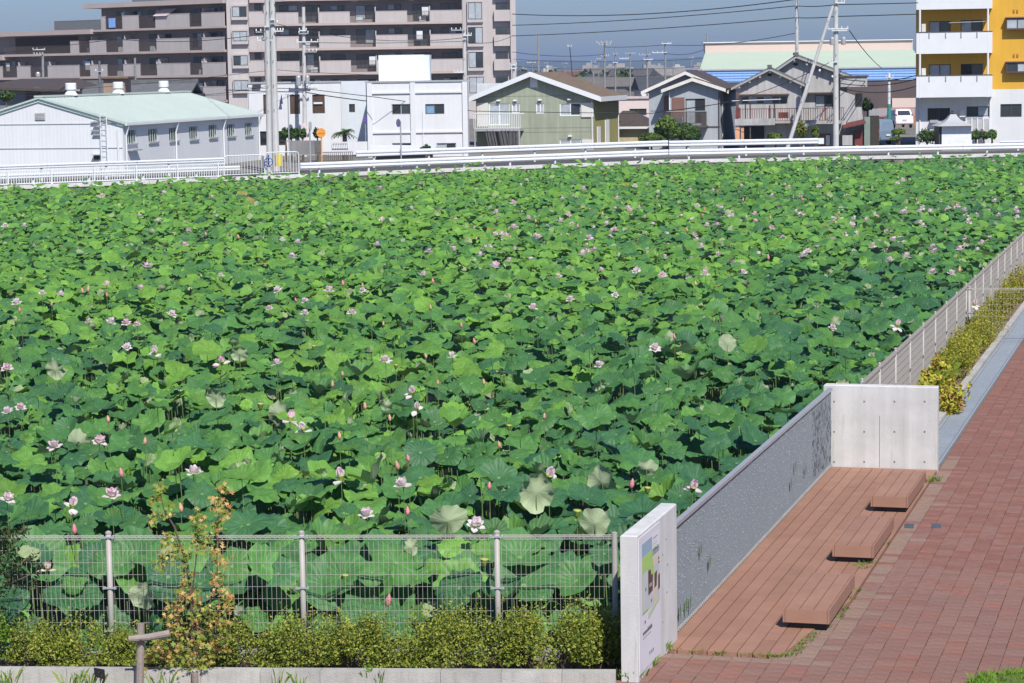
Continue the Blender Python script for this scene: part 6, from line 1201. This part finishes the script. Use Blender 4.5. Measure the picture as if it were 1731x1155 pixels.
# dry grass and litter at the foot of the hedge
P = []; b = MB(); rgg = np.random.default_rng(3)
for k in range(1500):
    x = rgg.uniform(-6.2, FR.x+.1); y = fy(x)-rgg.uniform(.25, 1.0); h = rgg.uniform(.03, .15); a = rgg.uniform(0, 6.28); dx, dy = .3*h*math.cos(a), .3*h*math.sin(a)
    b.poly([(x-.004, y, -.08), (x+.004, y, -.08), (x+dx, y+dy, -.08+h)])
me = nmesh('dry_grass', b.v, b.f, FOL, np.repeat(np.array([random.choice(((.22, .14, .07), (.28, .19, .09), (.15, .17, .04), (.20, .10, .06))) for _ in range(len(b.f))]), 3, 0)); tag(put('dry_grass', me), 'dry grass and fallen leaves under the hedge', 'grass', kind='stuff')
# grass tufts along kerb, deck end and walls
def tufts(name, pts, h, n, cols, label, seed, spread=.05):
    rg = np.random.default_rng(seed); b = MB(); C = []
    for p in pts:
        for k in range(n):
            a = rg.uniform(0, 6.28); r = spread*rg.random()**.5; x, y, z = p[0]+r*math.cos(a), p[1]+r*math.sin(a), p[2]; hh = h*rg.uniform(.4, 1.2); ln = hh*rg.uniform(.2, .8); w = rg.uniform(.003, .007)*(1+h*3)
            px, py = -math.sin(a)*w, math.cos(a)*w; m_ = (x+ln*.4*math.cos(a), y+ln*.4*math.sin(a), z+hh*.7); t = (x+ln*math.cos(a), y+ln*math.sin(a), z+hh)
            b.poly([(x-px, y-py, z), (x+px, y+py, z), m_]); b.poly([(x+px, y+py, z), t, m_]); C += [cols[rg.integers(0, len(cols))]]*6
    return tag(put(name, nmesh(name, b.v, b.f, FOL, np.array(C))), label, 'grass', kind='stuff')
GC = [(.14, .24, .035), (.20, .30, .04), (.10, .19, .03), (.25, .27, .06)]
edge_pts = [G(u, v, .0) for u, v in ((1290, 1108), (1300, 1109), (1310, 1110), (1318, 1109), (1326, 1109), (1335, 1107), (1344, 1104), (1350, 1099), (1356, 1094), (1360, 1088), (1366, 1083), (1371, 1077), (1376, 1072), (1215, 1104), (1220, 1104), (1178, 1102), (1140, 1098), (1262, 1107))]
tufts('edge_grass', edge_pts, .032, 34, GC, 'low grass growing along the curved end of the deck', 1, .07)
tufts('wall_grass', [G(u, v, 0) for u, v in ((1126, 1098), (1124, 1102), (1105, 1124), (1103, 1127), (1057, 1150), (1064, 1152), (1076, 1150), (1090, 1143), (1050, 1149), (1575, 815), (1586, 814), (1565, 817))], .10, 16, GC, 'thin grass tufts at the foot of the concrete walls', 2, .03)
tufts('bench_weeds', [G(u, v, 0) for u, v in ((1382, 1062), (1390, 1060), (1398, 1061), (1453, 958), (1460, 955), (1468, 953), (1476, 953), (1462, 962), (1497, 921), (1447, 1000), (1437, 1013), (1428, 1030), (1418, 1044))], .05, 26, GC[:3], 'green weeds sprouting beside the low benches', 3, .06)
tufts('kerb_grass', [G(u, v, 0) for u, v in ((8, 1156), (20, 1154), (115, 1160), (130, 1158), (150, 1160), (165, 1160), (262, 1158), (285, 1160), (470, 1160), (505, 1158), (620, 1150), (640, 1152))], .15, 9, [(.14, .26, .04), (.28, .36, .07)], 'broad-leaved grass clumps in front of the kerb', 4, .06)
lp0 = [dk(-3.5, GS(1731, 1150)[1]+x) for x in (0,)]
# lawn corner at the lower right
lc = G(1745, 1166, 0); lw0 = MB(); LAWN = mat('lawn_soil', (.10, .14, .03), .95, .2, 8)
lr = tag(put('lawn', MB().lathe([(.62, -.03), (.6, .02), (.3, .05)], 26).mesh('lawn', LAWN), None, lc), None, None, kind='structure')
tufts('lawn_grass', [lc+Vector((r*math.cos(a), r*math.sin(a), .01)) for r, a in ((.6*math.sqrt(random.random()), random.uniform(0, 6.28)) for _ in range(260))], .07, 12, [(.16, .30, .03), (.22, .36, .04), (.12, .24, .03)], 'bright lawn grass at the lower right corner', 5, .06)
# right-hand strip planting
SY = [(.30, .30, .03), (.38, .35, .035), (.22, .24, .025), (.17, .20, .025)]
for k, (u_, v_, h) in enumerate(((1601, 610, .55), (1612, 592, .55), (1626, 575, .58), (1640, 556, .58), (1655, 538, .55), (1668, 520, .55), (1684, 503, .55), (1700, 488, .5))):
    p = G(u_, v_, .3); p.z = -.03; shrub('strip_shrub', p, 1.0, 1.3, h, 'olive-yellow clipped shrub in the strip beside the drain', SY, 4200, .02, 'shrub', 'shrubs along the drain', 90+k, zlow=.03, lobes=16, u=PX(p)[0])
OC = [(.36, .17, .07), (.40, .36, .04), (.28, .30, .03), (.48, .43, .05), (.42, .40, .045), (.34, .34, .035)]
for k, (u_, v_) in enumerate(((1530, 648), (1550, 634), (1570, 640), (1584, 664), (1567, 618))): p = G(u_, v_, .35); p.z = -.03; shrub('hydrangea', p, .8, .8, .46, 'orange-tinged fading hydrangea bush behind the concrete end wall', OC, 900, .05, 'hydrangea', 'fading hydrangeas behind the end wall', 120+k, zlow=.04, u=PX(p)[0])
for k in range(9):
    s = S_END+13+k*2.2; p = dk(s, DRAIN0-.8, -.03); shrub('strip_shrub', p, 1.0, 2.0, .62, 'loose yellow-green shrub farther along the drain strip', SY+[(.2, .14, .03)], 1500, .03, 'shrub', 'far shrubs along the drain', 140+k, zlow=.03, lobes=14, u=PX(p)[0])
tufts('strip_grass', [dk(S_END+random.uniform(7.5, 15), DRAIN0-random.uniform(.5, 1.5), -.03) for _ in range(150)], .38, 18, [(.20, .27, .03), (.26, .30, .05), (.15, .22, .03)], 'tall fine grass in the planted strip by the right fence', 6, .12)
pl_ = G(1520, 645, .35); V, F, lpv = HI[3]; lf = empty('lotus_leaf', (pl_.x, pl_.y, -.03)); o = put('blade', nmesh('blade', V, F, LOT, np.repeat(pal[1][None], len(V), 0), lpv, True), lf, (0, 0, .38), (.9, .25, 0), (.27,)*3); stalk(lf, Vector((pl_.x, pl_.y, -.03)), Vector((pl_.x, pl_.y, .36))); tag(lf, 'single dark lotus leaf outside the fence beside the fading hydrangeas', 'lotus leaf')
# young maple
mp = G(320, 1153, 0); mp = Vector((mp.x, mp.y+.15, -.05)); mr = empty('maple_tree', mp); tag(mr, 'young maple with browned orange leaves in front of the mesh fence', 'maple')
k_ = (mp-CP).length/FPX
def ml(u, v, dy=0.0): return Vector(((u-320)*k_, dy, (1153-v)*k_*1.02+.03))
trunk = [ml(320, 1160), ml(322, 1090), ml(325, 1020), ml(318, 960), ml(300, 900)]; MB().tube(trunk, .022, 7, .010).build('trunk', BARK, mr)
br = [[ml(322, 1090), ml(350, 1040, .08), ml(366, 980, .1), ml(368, 900, .1), ml(380, 840, .1)], [ml(325, 1020), ml(335, 950, -.05), ml(342, 890, -.06)], [ml(300, 900), ml(283, 870), ml(276, 830)], [ml(318, 1080), ml(290, 1060, -.1), ml(258, 1100, -.12)], [ml(322, 1060), ml(372, 1080, -.1), ml(385, 1100, -.1)], [ml(318, 960), ml(285, 940, .05), ml(274, 960, .1)]]
bb = MB()
for q in br: bb.tube(q, .010, 5, .003)
bb.build('branches', BARK, mr)
ORC = [(.47, .28, .09), (.54, .36, .13), (.38, .19, .06), (.58, .45, .18)]; GRC = [(.20, .28, .04), (.26, .31, .05), (.15, .22, .03), (.30, .28, .06)]
clus = [(278, 835, 9, 0), (270, 855, 9, .2), (292, 872, 9, .3), (268, 885, 9, .4), (285, 920, 13, .3), (305, 935, 14, .25), (280, 960, 11, .25), (316, 955, 12, .3), (338, 885, 12, .3), (345, 905, 13, .25), (352, 925, 12, .3), (338, 925, 11, .3), (378, 845, 10, .9), (372, 865, 11, .9), (382, 880, 11, .9), (370, 900, 10, .9), (368, 940, 9, .9), (374, 960, 11, .95), (366, 985, 9, .95), (370, 1005, 12, .9), (382, 1020, 12, .85), (318, 985, 10, .85), (312, 1000, 12, .9), (325, 1010, 14, .6), (300, 1030, 18, .8), (288, 1045, 14, .9), (330, 1040, 18, .5), (355, 1045, 16, .5), (375, 1055, 15, .6), (300, 1070, 16, .4), (325, 1080, 20, .3), (350, 1085, 18, .45), (375, 1085, 15, .3), (300, 1100, 16, .3), (330, 1110, 20, .25), (360, 1105, 16, .4), (260, 1100, 12, .75), (275, 1108, 13, .7), (252, 1115, 9, .9), (290, 1115, 12, .3), (345, 1125, 13, .1), (313, 1125, 14, .3)]
def maple_leaves(pts, cols, size, rg):
    V, F, C = [], [], []; ang = np.array([-2.3, -1.55, -1.15, -.62, -.3, 0, .3, .62, 1.15, 1.55, 2.3]); rad = np.array([.28, .62, .34, .9, .42, 1.0, .42, .9, .34, .62, .28])
    for p, c in zip(pts, cols):
        s = size*rg.uniform(.65, 1.25); n = Vector((rg.normal()*.6, -.6+rg.normal()*.5, .65+rg.normal()*.5)).normalized(); q = n.to_track_quat('Z', 'Y').to_matrix() @ Matrix.Rotation(rg.uniform(0, 6.28), 3, 'Z'); o = len(V); V.append(tuple(p)); cup = rg.uniform(-.3, .3)
        for a, r in zip(ang, rad): V.append(tuple(Vector(p)+q @ Vector((math.sin(a)*r*s, math.cos(a)*r*s, cup*r*r*s))))
        F += [(o, o+1+i, o+2+i) for i in range(10)]; C += [c]*12
    return V, F, np.array(C)
rgm = np.random.default_rng(8); pts, cols = [], []
for u, v, r, f in clus:
    for k in range(int((2.0 if v < 1010 else 2.9)*r)+5):
        q = ml(u+rgm.normal()*r*.55, v+rgm.normal()*r*.6, rgm.normal()*.1); pts.append(q); cols.append((ORC if rgm.random() < f*.72 else GRC)[rgm.integers(0, 4)])
V, F, C = maple_leaves(pts, cols, .043, rgm); put('leaves', nmesh('leaves', V, F, FOL, C), mr)
# wooden tree stake: post with tied crossbar
WOOD = mat('grey_weathered_wood', (.26, .22, .19), .85, .2, 6, .3, 40, streak=.2); stp_ = G(233, 1160, 0); sk = empty('tree_stake', (stp_.x, stp_.y, -.05)); tag(sk, 'weathered wooden stake with a tied crossbar supporting the young maple', 'tree stake')
MB().tube([(0, 0, -.2), (.035, 0, .34), (.05, 0, .68)], .042, 10, .038).build('post', WOOD, sk); MB().tube([(-.06, -.06, .54), (.12, -.062, .555), (.34, -.05, .59)], .033, 10, .036).build('crossbar', WOOD, sk); MB().tube([(.045+.062*math.cos(t*.63)*.8, -.03+.075*math.sin(t*.63), .545+.03*math.sin(t*.63+1)) for t in range(11)], .006, 4).build('rope', ALU, sk)
MB().tube([(.55, .15, -.2), (.545, .14, .14)], .038, 10, .034).build('post', WOOD, sk)
# small black plant label
tg = G(168, 1163, 0); tr = empty('plant_label', (tg.x, tg.y, 0)); tag(tr, 'small black plant label on a thin wire stake at the kerb', 'plant label'); MB().tube([(-.02, 0, -.05), (.012, 0, .1)], .004, 5).build('stake', INSUL, tr); MB().hexa([(-.035, -.03, .12), (.06, -.03, .09), (.065, -.02, .095), (-.03, -.02, .125), (-.055, .03, .19), (.045, .03, .17), (.05, .04, .175), (-.05, .04, .195)]).build('plate', mat('label_black', (.012, .012, .014), .8, spec=.1), tr)
# dark leafy tree at the left edge
lt = G(-45, 1128, 0); tr2 = empty('garden_tree', (lt.x, lt.y, -.05)); tag(tr2, 'dark leafy small tree leaning in at the left edge', 'tree'); kk = (lt-CP).length/FPX
def l2(u, v, dy=0): return Vector(((u+45)*kk, dy, (1128-v)*kk*1.02))
MB().tube([(0, 0, -.1), l2(-40, 1050), l2(-20, 1000), l2(20, 985), l2(60, 968)], .022, 6, .005).tube([l2(-30, 1020), l2(-10, 960), l2(20, 905)], .014, 5, .004).build('trunk', BARK, tr2)
P = []
for u, v, r, n in ((0, 905, 20, 120), (20, 915, 22, 150), (45, 900, 11, 60), (5, 945, 24, 160), (30, 955, 14, 70), (-20, 930, 25, 120), (15, 985, 22, 130), (-5, 1000, 18, 90), (55, 945, 9, 28), (70, 960, 8, 20), (60, 985, 10, 30), (-30, 980, 25, 100)):
    for k in range(n): P.append(l2(u+rgm.normal()*r*.5, v+rgm.normal()*r*.5, rgm.normal()*.12))
put('foliage', leaf_cloud(P, .028, [(.035, .07, .02), (.05, .09, .025), (.09, .08, .03), (.03, .06, .018)], FOL, 'foliage', np.array([0, -.3, .4]), .42), tr2)
# ================================================================== HAZE: the day's thin air
HZ = bpy.data.materials.new('haze'); HZ.use_nodes = True; n = HZ.node_tree.nodes; n.remove(n['Principled BSDF']); pv_ = n.new('ShaderNodeVolumePrincipled'); pv_.inputs['Color'].default_value = (.60, .76, 1, 1); pv_.inputs['Density'].default_value = .00016; pv_.inputs['Anisotropy'].default_value = .2
HZ.node_tree.links.new(pv_.outputs[0], n['Material Output'].inputs['Volume'])
hz = MB().box(-9500, 9500, -60, 14500, -2, 62).build('haze', HZ); hz['kind'] = 'stuff'; tag(hz, 'thin blue haze over the far town', 'haze')
# ================================================================== labels: tell look-alikes apart from left to right
groups = {}
for o, u in REG: groups.setdefault(o['label'], []).append((u, o))
ORD = ['leftmost', 'second from left', 'third from left', 'fourth from left', 'fifth from left', 'sixth from left', 'seventh from left', 'eighth from left', 'ninth from left', 'tenth from left']+['%dth from left' % k for k in range(11, 90)]
for lab_, L_ in groups.items():
    if len(L_) < 2: continue
    L_.sort(key=lambda t: t[0])
    for k, (u, o) in enumerate(L_): o['label'] = lab_+', '+(ORD[k] if k < len(L_)-1 or len(L_) > 12 else 'rightmost')
